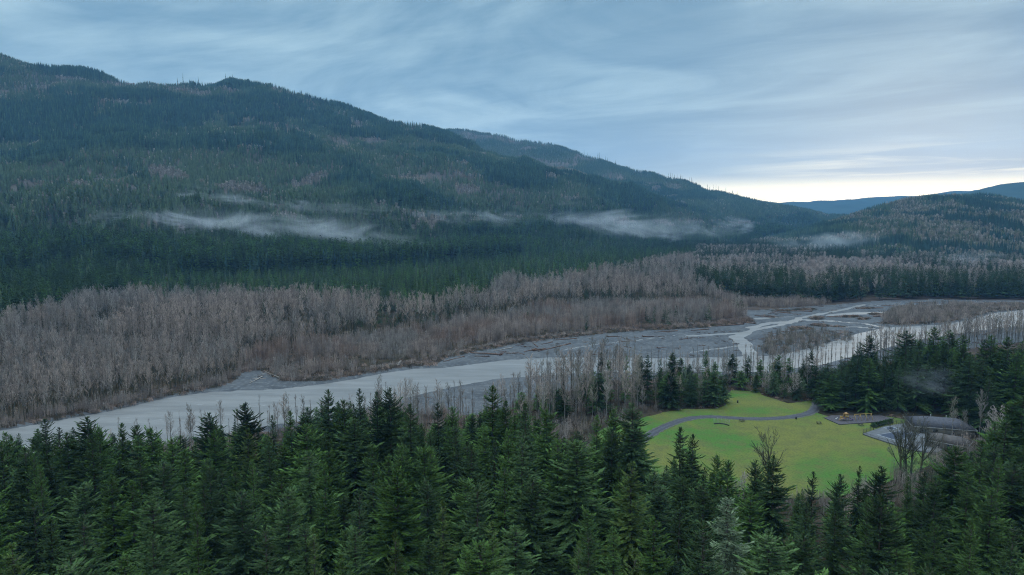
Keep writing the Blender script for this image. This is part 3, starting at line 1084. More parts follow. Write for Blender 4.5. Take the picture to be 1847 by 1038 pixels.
# leafless woods
BARP = []
for m_ in ('twig_grey', 'twig_mauve', 'twig_grey', 'twig_mauve', 'twig_tan'):
    pr = bare_pair('alder', 'bark_moss', m_, r2, 1, .038)
    BARP.append(joined(pr, 'wood_alder'))
WHIP = [joined(bare_pair('whip', m_, m_, r2, 1, .028, 9.0), 'sapling_clump') for m_ in ('twig_mauve', 'twig_red', 'twig_grey', 'twig_mauve', 'twig_tan')]
POPP = [joined(bare_pair('poplar', 'bark_grey', m_, r2, 1, .03), 'wood_poplar') for m_ in ('twig_grey', 'twig_mauve')]
BFAR = []
for m_ in ('twig_grey', 'twig_mauve', 'twig_tan'):
    v_, q_ = bare_far(r2, 18, 3.0, 110, .16)
    BFAR.append(proto('far_alder', v_, q_, None, (M[m_],)))
DOME = []
for m_ in ('olive', 'hill_light', 'twig_tan'):
    v_, q_ = dome(r2, 14, 4.5, 150, 1.3, .30)
    DOME.append(proto('broadleaf_crown', v_, q_, None, (M[m_],)))
BRSH = []
for m_ in ('brush', 'twig_red', 'brush'):
    v_, q_ = dome(r2, 1.8, 1.5, 90, .9, .05, 0.0)
    BRSH.append(proto('brush_clump', v_, q_, None, (M[m_],)))


def scatter(name, pts, vid, scl, protos, label, cat):
    """one object of stuff: points that carry a kind, a size and a turn, dressed by geometry nodes"""
    n = len(pts)
    me = bpy.data.meshes.new(name)
    me.vertices.add(n)
    me.vertices.foreach_set("co", np.ascontiguousarray(pts, np.float32).ravel())
    a = me.attributes.new('vid', 'INT', 'POINT')
    a.data.foreach_set('value', np.asarray(vid, np.int32))
    a = me.attributes.new('scl', 'FLOAT_VECTOR', 'POINT')
    a.data.foreach_set('vector', np.ascontiguousarray(scl, np.float32).ravel())
    rot = np.stack([rng.normal(0, .03, n), rng.normal(0, .03, n), rng.uniform(0, 6.28, n)], 1)
    a = me.attributes.new('rot', 'FLOAT_VECTOR', 'POINT')
    a.data.foreach_set('vector', np.ascontiguousarray(rot, np.float32).ravel())
    o = obj(name, me)
    ng = bpy.data.node_groups.new(name, 'GeometryNodeTree')
    ng.interface.new_socket('Geometry', in_out='INPUT', socket_type='NodeSocketGeometry')
    ng.interface.new_socket('Geometry', in_out='OUTPUT', socket_type='NodeSocketGeometry')
    gi = ng.nodes.new('NodeGroupInput')
    go = ng.nodes.new('NodeGroupOutput')
    jn = ng.nodes.new('GeometryNodeJoinGeometry')
    ng.links.new(jn.outputs[0], go.inputs[0])

    def attr(nm, ty):
        x = ng.nodes.new('GeometryNodeInputNamedAttribute')
        x.data_type = ty
        x.inputs['Name'].default_value = nm
        return x.outputs[0]
    av, asc, ar = attr('vid', 'INT'), attr('scl', 'FLOAT_VECTOR'), attr('rot', 'FLOAT_VECTOR')
    for k, pr in enumerate(protos):
        if not (np.asarray(vid) == k).any():
            continue
        oi = ng.nodes.new('GeometryNodeObjectInfo')
        oi.transform_space = 'ORIGINAL'
        oi.inputs['Object'].default_value = pr
        oi.inputs['As Instance'].default_value = True
        cp = ng.nodes.new('FunctionNodeCompare')
        cp.data_type = 'INT'
        cp.operation = 'EQUAL'
        ng.links.new(av, cp.inputs[2])
        cp.inputs[3].default_value = k
        ip = ng.nodes.new('GeometryNodeInstanceOnPoints')
        ng.links.new(gi.outputs[0], ip.inputs['Points'])
        ng.links.new(cp.outputs[0], ip.inputs['Selection'])
        ng.links.new(oi.outputs['Geometry'], ip.inputs['Instance'])
        ng.links.new(ar, ip.inputs['Rotation'])
        ng.links.new(asc, ip.inputs['Scale'])
        ng.links.new(ip.outputs[0], jn.inputs[0])
    md = o.modifiers.new('scatter', 'NODES')
    md.node_group = ng
    tag(o, label, cat, None, 'stuff')
    print('STUFF', name, n)
    return o


def spread(poly, n, minsp, seed, ymin=60, ymax=1600, amax=0.84):
    """blue-noise-ish points inside a ground outline"""
    r = np.random.default_rng(seed)
    w = toward(poly)
    lo = np.maximum(w.min(0), [-amax * ymax, ymin])
    hi = np.minimum(w.max(0), [amax * ymax, ymax])
    xs = r.uniform(lo[0], hi[0], n)
    ys = r.uniform(lo[1], hi[1], n)
    px, py = proj(xs, ys, np.zeros_like(xs))
    k = inpoly(px, py, poly) & (np.abs(xs) < amax * ys + 12) & (ys > ymin)
    xs, ys = xs[k], ys[k]
    cell = {}
    keep = []
    c = minsp
    for i in range(len(xs)):
        ix, iy = int(xs[i] // c), int(ys[i] // c)
        ok = True
        for dx in (-1, 0, 1):
            for dy in (-1, 0, 1):
                for j in cell.get((ix + dx, iy + dy), ()):
                    if (xs[i] - xs[j]) ** 2 + (ys[i] - ys[j]) ** 2 < minsp * minsp:
                        ok = False
                        break
                if not ok:
                    break
            if not ok:
                break
        if ok:
            cell.setdefault((ix, iy), []).append(i)
            keep.append(i)
    return xs[keep], ys[keep]
# ------------------------------------------------------------------ conifers one can tell apart
def at_tip(px, py, h):
    p = P(px, py, h)
    return float(p[0]), float(p[1])


trees = []   # x, y, h, look, wide, near/back
# silhouettes against the river and the lawn: tip in the picture, height, look, width factor
KEYS = [(10, 779, 33, 'green'), (80, 754, 34, 'blue'), (120, 779, 31, 'green'), (157, 751, 35, 'dark', 1.15), (217, 762, 31, 'green'), (245, 766, 30, 'dark'),
        (272, 771, 34, 'green'), (310, 790, 32, 'green'), (377, 744, 34, 'dark', 1.1), (442, 726, 36, 'dark'), (492, 747, 33, 'dark', .8), (525, 739, 34, 'green'), (555, 734, 35, 'dark'),
        (592, 701, 38, 'dark'), (620, 721, 36, 'green'), (650, 699, 38, 'dark', .85), (680, 704, 38, 'dark', .85), (703, 699, 39, 'dark', .85),
        (740, 727, 37, 'blue'), (791, 725, 36, 'dark'), (816, 733, 34, 'green'), (888, 693, 40, 'green', 1.2), (912, 722, 36, 'green'), (946, 727, 36, 'dark'),
        (986, 737, 36, 'green'), (1076, 748, 33, 'green'), (1107, 737, 35, 'green'), (1141, 726, 38, 'dark', 1.25), (1229, 768, 37, 'dark', 1.15), (1250, 781, 34, 'dark'),
        (1294, 820, 30, 'green', .85), (1314, 828, 30, 'green', .8), (1364, 829, 27, 'dark', .8), (1396, 820, 31, 'dark', 1.2), (1466, 849, 31, 'dark', .9),
        (1516, 854, 28, 'dark', .75), (1550, 839, 25, 'dark', .75), (1590, 840, 27, 'dark', .95), (1640, 858, 26, 'green', .8), (1668, 850, 28, 'blue'), (1724, 805, 31, 'green', 1.2), (1774, 793, 34, 'green'),
        (1181, 849, 29, 'blue'), (1130, 856, 31, 'green'), (1316, 897, 34, 'lichen', 1.35), (1389, 954, 31, 'blue'), (1564, 894, 30, 'green'),
        (1044, 974, 29, 'yellow', .8), (1109, 949, 30, 'green'), (1006, 791, 36, 'green'), (1041, 791, 35, 'green'), (425, 836, 34, 'green'),
        (200, 859, 34, 'green'), (90, 934, 32, 'blue'), (330, 869, 35, 'blue'), (435, 884, 34, 'dark'), (485, 803, 35, 'blue', .9), (725, 803, 37, 'green'),
        (765, 806, 36, 'green'), (850, 799, 37, 'blue'), (860, 869, 36, 'blue'), (565, 949, 33, 'yellow', .8), (615, 999, 32, 'yellow', .85), (775, 971, 33, 'blue'),
        (550, 941, 33, 'blue'), (840, 984, 33, 'green'), (700, 822, 36, 'green'), (1847, 712, 38, 'green'), (1815, 745, 36, 'dark'), (1828, 722, 36, 'green'), (1795, 760, 33, 'green'), (1750, 838, 34, 'green'),
        (1690, 940, 32, 'green'), (1790, 880, 35, 'green'), (20, 995, 31, 'green'), (960, 860, 35, 'dark'), (1225, 905, 32, 'dark'), (1450, 960, 31, 'dark'), (1620, 940, 31, 'green'),
        (1510, 920, 30, 'dark'), (1345, 880, 28, 'green', .8), (645, 880, 35, 'dark')]
KEYB = [(1569, 604, 33, 'dark'), (1551, 616, 31, 'dark', .8), (1600, 636, 29, 'dark', .7), (1636, 596, 34, 'dark', 1.25), (1661, 611, 33, 'dark', .8), (1686, 589, 35, 'green', 1.15),
        (1714, 594, 34, 'dark'), (1737, 604, 33, 'green', 1.1), (1756, 640, 30, 'blue'), (1776, 612, 32, 'dark', .8), (1789, 604, 33, 'green'), (1820, 607, 33, 'green'), (1845, 614, 33, 'green'),
        (1494, 654, 28, 'dark', .9), (1519, 642, 30, 'dark', .8), (1464, 632, 23, 'dark', .8), (1084, 635, 22, 'dark', .75), (1097, 648, 19, 'blue', .7), (1069, 668, 17, 'green'), (1053, 672, 15, 'dark'),
        (1130, 641, 20, 'green', .8), (1157, 642, 22, 'dark', .9), (1169, 640, 22, 'dark', .9), (1191, 646, 17, 'green', .7), (1214, 636, 25, 'dark', 1.2), (1229, 646, 24, 'dark', 1.1), (1244, 656, 23, 'dark', 1.2),
        (1274, 632, 17, 'green', .7), (1290, 652, 16, 'green'), (1321, 638, 19, 'dark', 1.2), (1350, 641, 14, 'dark', .8), (1372, 648, 14, 'green'), (1398, 651, 13, 'green'), (1404, 640, 16, 'green'),
        (1424, 645, 14, 'green'), (1450, 650, 16, 'dark'), (1706, 688, 28, 'dark', 1.3), (1740, 680, 28, 'green', 1.2), (1670, 680, 27, 'dark'), (1610, 660, 30, 'dark', 1.1), (1536, 650, 30, 'dark', 1.1),
        (1480, 668, 27, 'dark', 1.1), (1802, 668, 29, 'dark', 1.1), (1765, 700, 24, 'blue', 1.2)]
for zone_, ks in (('front', KEYS), ('back', KEYB)):
    for k in ks:
        x, y = at_tip(k[0], k[1], k[2])
        h = k[2]
        if zone_ == 'back':     # rooted just behind the park, height taken from the tip
            gy = np.interp(k[0], [1050, 1190, 1200, 1300, 1400, 1460, 1475, 1600, 1700, 1740, 1760, 1850], [728, 728, 697, 690, 698, 706, 728, 732, 730, 738, 752, 765])
            if k[0] > 1470 and k[1] < 630:
                gy -= (abs(int(k[0] * 7)) % 13)
            y = float(P(k[0], gy, 0)[1])
            h = zp(k[1], y)
            x = float((k[0] - 923.5) / 1248 * (y * CP - (h - CAMZ) * SP))
            wd_b = 1.5 if h < 20 else 1.15
        trees.append([x, y, h, k[3], (k[4] if len(k) > 4 else 1.0) * (wd_b if zone_ == 'back' else 1.0), zone_])
SKY_F = np.array([(-900, 780), (0, 782), (60, 768), (160, 762), (230, 780), (330, 785), (380, 757), (440, 742), (480, 765), (520, 752), (592, 715), (650, 712), (710, 712),
                  (750, 745), (790, 742), (830, 748), (890, 712), (930, 742), (986, 748), (1020, 775), (1080, 768), (1110, 755), (1150, 745), (1162, 812), (1190, 855),
                  (1229, 790), (1258, 805), (1290, 845), (1330, 862), (1370, 848), (1420, 852), (1466, 872), (1516, 872), (1550, 872), (1590, 860), (1640, 875), (1670, 862),
                  (1715, 825), (1774, 805), (1800, 775), (1847, 725), (2600, 700)], float)
SKY_B = np.array([(900, 690), (960, 690), (1050, 672), (1084, 655), (1200, 655), (1250, 660), (1290, 665), (1400, 664), (1460, 655), (1500, 660), (1540, 635), (1570, 625), (1600, 640),
                  (1636, 615), (1690, 608), (1740, 615), (1760, 640), (1790, 625), (1847, 625), (2600, 600)], float)
rt = np.random.default_rng(99)


def fill(poly, zone_, n, sp, hlo, hhi, skyl, seed, looks, keepf=None):
    xs, ys = spread(poly, n, sp, seed, 72, 700, .86)
    ex = np.array([(t[0], t[1]) for t in trees])
    for x, y in zip(xs, ys):
        if np.min((ex[:, 0] - x) ** 2 + (ex[:, 1] - y) ** 2) < (sp * .85) ** 2:
            continue
        gx, gy = proj(x, y, 0)
        if keepf is not None and not keepf(gx, gy):
            continue
        h = rt.uniform(hlo, hhi)
        px, py = proj(x, y, h)
        lim = np.interp(px, skyl[:, 0], skyl[:, 1]) + rt.uniform(0, 28)
        if py < lim:
            h = float(CAMZ - (CAMZ - h) * 1.0)
            for _ in range(30):
                h -= 1
                px, py = proj(x, y, h)
                if py >= lim:
                    break
            if h < 9:
                continue
        trees.append([x, y, h, looks[rt.integers(len(looks))], (rt.uniform(.72, 1.12) if rt.random() < .7 else rt.uniform(1.12, 1.42)) * (1.35 if h < 20 and zone_ == 'back' else 1.0) * (1.12 if zone_ == 'back' else 1.0), zone_])


fill(FRONT, 'front', 60000, 7.3, 24, 39, SKY_F, 3, ['dark', 'dark', 'dark', 'dark', 'green', 'green', 'green', 'green', 'blue', 'blue', 'yellow'])
fill(BACKR, 'back', 40000, 4.7, 22, 34, SKY_B, 4, ['dark', 'dark', 'dark', 'green', 'blue'],
     lambda gx, gy: (gx > 1470) or (gx > 1190 and rt.random() < .75) or rt.random() < .10)
T = np.array([(t[0], t[1], t[2], t[4]) for t in trees])


# leafless trees one can tell apart: x, y, h, kind
bares = []


def fillb(poly, n, sp, hlo, hhi, kinds, seed, prob=1.0, avoid=3.0):
    xs, ys = spread(poly, n, sp, seed, 120, 700, .84)
    for x, y in zip(xs, ys):
        if rt.random() > prob:
            continue
        if np.min((T[:, 0] - x) ** 2 + (T[:, 1] - y) ** 2) < avoid ** 2:
            continue
        bares.append([x, y, rt.uniform(hlo, hhi), kinds[rt.integers(len(kinds))]])


fillb([(950, 770), (955, 735), (1000, 715), (1080, 694), (1150, 690), (1150, 750), (1060, 765), (1000, 778)], 9000, 4.2, 17, 25, ['alder', 'alder', 'poplar'], 61)
fillb([(1150, 690), (1290, 686), (1470, 682), (1470, 720), (1425, 722), (1380, 708), (1320, 698), (1300, 712), (1300, 728), (1234, 733), (1150, 745)], 9000, 5.2, 11, 17, ['alder', 'round', 'alder', 'poplar'], 62, .75)
fillb([(200, 823), (400, 795), (560, 770), (590, 790), (400, 812), (200, 838)], 6000, 4.0, 11, 17, ['poplar', 'alder', 'poplar'], 63, .8)
fillb([(620, 762), (700, 744), (850, 752), (940, 735), (960, 775), (760, 795), (620, 792)], 9000, 3.9, 9, 18, ['poplar', 'alder'], 64, .85)
fillb([(1120, 672), (1300, 674), (1480, 662), (1560, 646), (1650, 628), (1560, 664), (1480, 676), (1380, 684), (1200, 687), (1120, 690)], 9000, 3.4, 12, 19, ['poplar'], 65, .8, 1.5)
fillb([(1560, 640), (1650, 622), (1750, 604), (1847, 590), (2000, 570), (2000, 618), (1847, 622), (1750, 632), (1650, 647), (1560, 662)], 24000, 3.2, 12, 20, ['poplar', 'poplar', 'alder'], 66, .9, 1.0)
for px, py, h, k in [(1312, 700, 12, 'round'), (1288, 712, 11, 'alder'), (1382, 712, 14, 'round'), (1393, 716, 12, 'round'), (1430, 722, 15, 'round'), (1443, 722, 13, 'round'), (1262, 732, 14, 'alder'),
                     (1208, 737, 16, 'alder'), (1225, 735, 14, 'alder'), (1275, 733, 12, 'alder'), (1455, 716, 19, 'alder'), (1470, 712, 20, 'alder'),
                     (1720, 755, 17, 'round'), (1800, 810, 18, 'round'), (1780, 830, 16, 'round'), (1700, 880, 13, 'round'), (1680, 905, 15, 'round'), (1560, 915, 9, 'round'), (1765, 800, 20, 'alder'), (1345, 905, 10, 'round'),
                     (1700, 830, 12, 'alder'), (1717, 790, 15, 'alder'), (1735, 815, 15, 'alder'), (1640, 885, 13, 'round')]:
    p = P(px, py, 0)
    bares.append([float(p[0]), float(p[1]), h, k])


def painted(items, W=924, Hh=519):
    """which of them show, and how large: painter's order into a small id image"""
    idb = np.full((Hh, W), -1, np.int32)
    order = sorted(range(len(items)), key=lambda i: -items[i][1])
    for i in order:
        x, y, h, w, full = items[i]
        px, py = proj(x, y, h)
        bx, by = proj(x, y, 0)
        dep = y * CP - (h * .5 - CAMZ) * SP
        hw = w * 1248 / dep / 2
        r_0, r_1 = py / 2, by / 2
        for r_ in range(max(0, int(r_0)), min(Hh, int(r_1) + 1)):
            f = (r_ - r_0) / max(r_1 - r_0, 1)
            hh = hw * (min(1, .05 + f * 1.3) if full else .5)
            c0, c1 = int(px / 2 - hh + .5), int(px / 2 + hh + 1)
            if c1 <= 0 or c0 >= W:
                continue
            if full:
                idb[r_, max(0, c0):min(W, c1)] = i
            elif r_ % 2:
                idb[r_, max(0, c0):min(W, c1)] = i
    cnt = np.bincount(idb[idb >= 0], minlength=len(items))
    return cnt


items = [(t[0], t[1], t[2], 7.0 * t[4] * t[2] / HREF, True) for t in trees] + [(b[0], b[1], b[2], 1.8, False) for b in bares]
vis = painted(items)
cv, bv_ = vis[:len(trees)], vis[len(trees):]
ordr = np.argsort(-cv)
solo = [int(i) for i in ordr[:298] if cv[i] > 8]
rest = [i for i in range(len(trees)) if i not in set(solo)]
ordb = np.argsort(-bv_)
bsolo = [int(i) for i in ordb[:296] if bv_[i] > 3]
brest = [i for i in range(len(bares)) if i not in set(bsolo)]
print('conifers', len(trees), len(solo), 'bare', len(bares), len(bsolo))

LOOKW = {'dark': 'dark green', 'green': 'mid green', 'blue': 'blue-green', 'yellow': 'yellowish', 'lichen': 'pale grey lichen-covered'}
_U = ['', 'first', 'second', 'third', 'fourth', 'fifth', 'sixth', 'seventh', 'eighth', 'ninth', 'tenth', 'eleventh', 'twelfth', 'thirteenth', 'fourteenth', 'fifteenth',
      'sixteenth', 'seventeenth', 'eighteenth', 'nineteenth']
_T = [('twentieth', 'twenty'), ('thirtieth', 'thirty'), ('fortieth', 'forty'), ('fiftieth', 'fifty'), ('sixtieth', 'sixty'), ('seventieth', 'seventy'), ('eightieth', 'eighty'), ('ninetieth', 'ninety')]
ORD = [_U[k + 1] for k in range(19)] + [(_T[(k - 20) // 10][0] if k % 10 == 0 else _T[(k - 20) // 10][1] + '-' + _U[k % 10]) for k in range(20, 100)]


def ordinal_labels(rows):
    """rows: (id, what, where, sort key) -> label per id"""
    g = {}
    for i, what, where, k in rows:
        g.setdefault((what, where), []).append((k, i))
    out = {}
    for (what, where), l in g.items():
        l.sort()
        for n, (k, i) in enumerate(l):
            if len(l) == 1:
                out[i] = 'only %s %s' % (what, where)
            elif n == 0:
                out[i] = 'leftmost %s %s' % (what, where)
            elif n == len(l) - 1:
                out[i] = 'rightmost %s %s' % (what, where)
            else:
                out[i] = '%s %s from left %s' % (ORD[min(n, 98)], what, where)
    return out


def con_where(px, py, z):
    if z == 'back':
        if px < 1190:
            return 'rising from the leafless riverside grove'
        if px < 1460:
            return 'in the low wood behind the lawn'
        return 'in the tall wood behind the playground' if px < 1640 else 'in the tall wood behind the pool building'
    if py < 790:
        s = 'with its tip against the river'
        if px > 1000:
            s = 'with its tip beside the lawn' if px < 1700 else 'at the upper right edge'
        return s + (', left half' if px < 520 else '')
    if py < 870:
        return 'in the upper foreground rows, ' + ('left part' if px < 470 else 'centre left' if px < 900 else 'centre right' if px < 1250 else 'below the lawn')
    if py < 960:
        return 'in the middle foreground rows, ' + ('left part' if px < 470 else 'centre left' if px < 900 else 'centre right' if px < 1350 else 'right part')
    return 'along the bottom edge, ' + ('left part' if px < 600 else 'centre' if px < 1200 else 'right part')


rows = []
for i in solo:
    t = trees[i]
    px, py = proj(t[0], t[1], t[2])
    wd = 'slender ' if t[4] < .87 else ('broad ' if t[4] > 1.1 else '')
    rows.append((i, wd + LOOKW[t[3]] + ' conifer', con_where(px, py, t[5]), float(px)))
labs = ordinal_labels(rows)
for n, i in enumerate(solo):
    x, y, h, look, wd, zn = trees[i]
    src = NEAR if y < 270 else MID
    pair = src[look][int(rt.integers(len(src[look])))]
    s = h / HREF
    e = empty('conifer_tree', (x, y, float(ground_z(x, y)) - .1), rt.uniform(0, 6.28), (s * wd, s * wd, s))
    tag(e, labs[i], 'conifer', 'conifers of the near woods')
    obj('trunk', pair[0], e)
    obj('crown', pair[1], e)


def bare_where(px, gy):
    if px > 1590 and gy < 670:
        return 'beside the far right river channel'
    if px < 600:
        return 'on the near river bank, left'
    if px < 945:
        return 'on the brushy bank above the foreground conifers'
    if px < 1150 and gy > 690:
        return 'in the grove left of the lawn'
    if gy < 690:
        return 'in the thin row before the gravel plain'
    if px < 1480 and gy < 745:
        return 'at the wood edge behind the lawn'
    return 'near the pool building and lower right'


KW = {'alder': 'leafless grey alder', 'poplar': 'slender leafless tree', 'round': 'bushy pale leafless tree'}
rows = []
for i in bsolo:
    b = bares[i]
    px, gy = proj(b[0], b[1], 0)
    rows.append((i, KW[b[3]], bare_where(px, gy), float(px)))
labs = ordinal_labels(rows)
for i in bsolo:
    x, y, h, k = bares[i]
    pair = BARE[k][int(rt.integers(len(BARE[k])))]
    s = h / (12.0 if k == 'round' else BHREF)
    e = empty('leafless_tree', (x, y, float(ground_z(x, y)) - .1), rt.uniform(0, 6.28), s)
    tag(e, labs[i], 'leafless tree', 'leafless trees by the river and lawn')
    obj('trunk', pair[0], e)
    obj('branches', pair[1], e)

# ------------------------------------------------------------------ woods nobody could count
CP_, CV, CS = [], [], []     # conifer wood


def addc(x, y, k, s, w=None):
    x = np.asarray(x, float)
    n = len(x)
    z = ground_z(x, y)
    CP_.append(np.stack([x, y, z - .15], 1))
    CV.append(np.broadcast_to(k, (n,)))
    s = np.broadcast_to(s, (n,))
    w = s if w is None else np.broadcast_to(w, (n,))
    CS.append(np.stack([w, w, s], 1))


li = {'dark': (0, 1), 'green': (2, 3), 'blue': (4, 4), 'yellow': (3, 3), 'lichen': (4, 4)}
if rest:
    R_ = [trees[i] for i in rest]
    addc([t[0] for t in R_], np.array([t[1] for t in R_]), np.array([li[t[3]][int(rt.integers(2))] for t in R_]), np.array([t[2] / HREF for t in R_]), np.array([t[2] / HREF * t[4] for t in R_]))
PROTOS = FIRP + LOWP + VALP
NF, NL = len(FIRP), len(LOWP)
# conifers of the valley floor beyond the river
rv = np.random.default_rng(17)
VAL = [(-1200, 640), (-300, 640), (0, 602), (60, 590), (100, 580), (170, 556), (200, 549), (600, 549), (690, 560), (750, 568), (830, 560), (870, 552), (905, 520), (1000, 524),
       (1100, 500), (1250, 470), (1260, 440), (1200, 425), (-1200, 425)]
BAND = [(1250, 522), (1300, 536), (1340, 545), (1480, 548), (1560, 543), (1674, 540), (1847, 541), (2300, 538), (2300, 508), (1847, 514), (1600, 519), (1480, 524), (1400, 517), (1250, 513)]


def scat(n, ylo, yhi, amax=.86):
    u = rv.random(n)
    y = np.sqrt(ylo ** 2 + u * (yhi ** 2 - ylo ** 2))
    a = rv.uniform(-amax, amax, n)
    return a * y, y, a


def horizon_visible(x, y, z, margin=18.0):
    """drop what stands behind a ridge"""
    el = (ZZ - CAMZ) / YY
    run = np.maximum.accumulate(el, axis=1)
    a = x / y
    ia = np.clip(np.round(np.interp(a, AG, np.arange(len(AG)))).astype(int), 0, len(AG) - 1)
    iy = np.clip(np.log(y / 40.0) / math.log(9500.0 / 40.0) * (NY - 1), 0, NY - 2).astype(int)
    return (z + margin - CAMZ) / y > run[ia, iy]


def hill_at(x, y):
    a = x / y
    ia = np.clip(np.round(np.interp(a, AG, np.arange(len(AG)))).astype(int), 0, len(AG) - 1)
    iy = np.clip(np.round(np.log(y / 40.0) / math.log(9500.0 / 40.0) * (NY - 1)), 0, NY - 1).astype(int)
    return HILL[ia, iy], HC[ia, iy] >= np.maximum(HA[ia, iy], HB[ia, iy]), HB[ia, iy] > HA[ia, iy] + 1, np.maximum(HD, HE)[ia, iy] >= HILL[ia, iy] - 1


x, y, a = scat(60000, 420, 1500)
gx, gy = proj(x, y, 0 * x)
hh, _, _, _ = hill_at(x, y)
w1 = vnoise(x / 60, y / 60, 5)
k = inpoly(gx, gy + 10 * (w1 - .5), VAL) & (hh < 6 + 60 * w1) & (rv.random(len(x)) < .70)
x, y, w1 = x[k], y[k], w1[k]
kk = np.where(rv.random(len(x)) < .12, NF + NL + rv.integers(0, 2, len(x)), NF + NL + rv.integers(2, 6, len(x)))
kk = np.where(rv.random(len(x)) < .42, NF + 3 + rv.integers(0, 3, len(x)), kk)
s = rv.uniform(.55, 1.05, len(x)) * np.where(gx[k] < 230 + 60 * (w1 - .5), 1.45, 1.0)
kk = np.where((gx[k] < 230) & (rv.random(len(x)) < .6), NF + NL + rv.integers(0, 2, len(x)), kk)
addc(x, y, kk, s)
x, y, a = scat(26000, 560, 1000)
gx, gy = proj(x, y, 0 * x)
k = inpoly(gx, gy, BAND) & (rv.random(len(x)) < .85) & (fbm(x / 28, y / 28, 211, 3) > .40)
x, y = x[k], y[k]
addc(x, y, NF + NL + rv.integers(0, 4, len(x)), rv.uniform(.8, 1.25, len(x)), rv.uniform(.9, 1.25, len(x)))
# groups further up the valley floor on the right
x, y, a = scat(90000, 850, 2600)
hh, isC, isB, isD = hill_at(x, y)
w1 = fbm(x / 110, y / 70, 8, 3)
k = (hh < 3) & (a > .15) & ((w1 > .56) | (y > 1500)) & (rv.random(len(x)) < .5)
k &= ~((y > 1500) & (w1 < .42))
x, y = x[k], y[k]
addc(x, y, NF + NL + rv.integers(0, 4, len(x)), rv.uniform(.7, 1.2, len(x)))
# a few among the leafless belt
x, y, a = scat(9000, 420, 1300)
gx, gy = proj(x, y, 0 * x)
hh, _, _, _ = hill_at(x, y)
BELT = [(-900, 880), (-300, 800), (0, 768), (100, 752), (300, 710), (400, 690), (440, 668), (470, 662), (505, 680), (560, 684), (640, 672), (700, 661), (745, 656),
        (785, 654), (800, 644), (847, 633), (876, 628), (925, 618), (1000, 608), (1124, 595), (1224, 590), (1299, 585), (1350, 580), (1345, 570), (1310, 556), (1290, 540),
        (1250, 522), (1250, 470), (1100, 500), (1000, 524), (905, 520), (870, 552), (830, 560), (750, 568), (690, 560), (600, 549), (200, 549), (170, 556), (100, 580), (60, 590), (0, 602), (-300, 640), (-900, 660)]
k = inpoly(gx, gy, BELT) & (gy < 610 + 60 * (gx < 400)) & (fbm(x / 40, y / 40, 77, 3) > .56)
x, y = x[k], y[k]
addc(x, y, NF + NL + rv.integers(0, 4, len(x)), rv.uniform(.3, .7, len(x)))
# the slopes
BP_, BV, BS = [], [], []


def addb(x, y, k, s, w=None):
    x = np.asarray(x, float)
    n = len(x)
    if n == 0:
        return
    z = ground_z(x, y)
    BP_.append(np.stack([x, y, z - .1], 1))
    BV.append(np.broadcast_to(k, (n,)))
    s = np.broadcast_to(s, (n,)).astype(float)
    w = s if w is None else np.broadcast_to(w, (n,))
    BS.append(np.stack([w, w, s], 1))


BPROT = BARP + BFAR + POPP + DOME
N1, N2, N3 = len(BARP), len(BARP) + len(BFAR), len(BARP) + len(BFAR) + len(POPP)
x, y, a = scat(330000, 650, 3300)
z = ground_z(x, y)
hh, isC, isB, isD = hill_at(x, y)
k = (hh >= 3) & ~isD & horizon_visible(x, y, z)
x, y, z, a, hh, isC, isB = [q_[k] for q_ in (x, y, z, a, hh, isC, isB)]
sx = 923.5 + 1248 * a
_, sy = proj(x, y, z)
# stands: broad patches of one age
stand = fbm(x / 210 + 3, z / 60 + y / 500, 91, 4)
stand2 = fbm(x / 90, z / 30 + y / 260, 95, 3)
lite = fbm(x / 60, y / 60, 97, 2)
bareA = (~isC) & (((stand2 > .75) & (z > 40)) | ((np.abs(sy - (330 + 16 * np.sin(sx / 60))) < 9) & (lite > .62) & (sx > 120)) |
                  ((np.abs(sy - 395 + (sx - 600) * -.02) < 7) & (lite > .64) & (sx > 380)))
cut = (~isC) & ((((np.hypot((sx - 265) / 130, (sy - 172) / 26) < 1) | (np.hypot((sx - 470) / 90, (sy - 235) / 14) < 1) | (np.hypot((sx - 640) / 70, (sy - 262) / 14) < 1) | (np.hypot((sx - 60) / 60, (sy - 165) / 16) < 1)) & (stand2 > .49)) | ((np.abs((sy - 160) - (sx - 500) * .42) < 6) & (sx > 500) & (sx < 690)) |
                ((np.hypot((sx - 780) / 46, (sy - 322) / 7) < 1)) | ((np.hypot((sx - 745) / 20, (sy - 235) / 12) < 1)) | (isB & (sy < 325) & (sx > 1080) & (stand > .45)))
old = (stand < .405) | ((sy < np.interp(sx, [0, 180, 420, 600, 900], [262, 252, 232, 240, 200])) & (sy > np.interp(sx, [0, 180, 420, 600, 900], [205, 205, 205, 225, 200]) - 6) & (stand2 > .42) & (sx < 640)) | ((sx < 175) & (sy > 195) & (sy < 262))
old |= (sy < np.interp(sx, [500, 640, 800, 1000], [168, 222, 262, 300])) & (sx > 520) & (sx < 830) & (stand2 > .4)
young = (~old) & (stand > .50)
u = rv.random(len(x))
kk = np.where(old, np.where(u < .72, 6, 0) + rv.integers(0, 3, len(x)), np.where(young, 3 + rv.integers(0, 3, len(x)), rv.integers(0, 3, len(x))))
s = np.where(old, rv.uniform(1.0, 1.4, len(x)), np.where(young, rv.uniform(.45, .75, len(x)), rv.uniform(.65, 1.0, len(x))))
s = s * np.clip(1.15 - 0.12 * (y - 1000) / 1500, .8, 1.2)
s = s * (1 + .15 * np.clip(1 - hh / 110, 0, 1))
w = s * np.where(young, 1.65, 1.3)
kk = np.where((hh < 130) & (rv.random(len(x)) < .6 * (1.1 - hh / 130)), NL + 2 + rv.integers(0, 4, len(x)), kk)
spot = (~isC) & (rv.random(len(x)) < .02 + .06 * (fbm(x / 130, z / 50 + y / 400, 171, 3) > .54)) & ~old
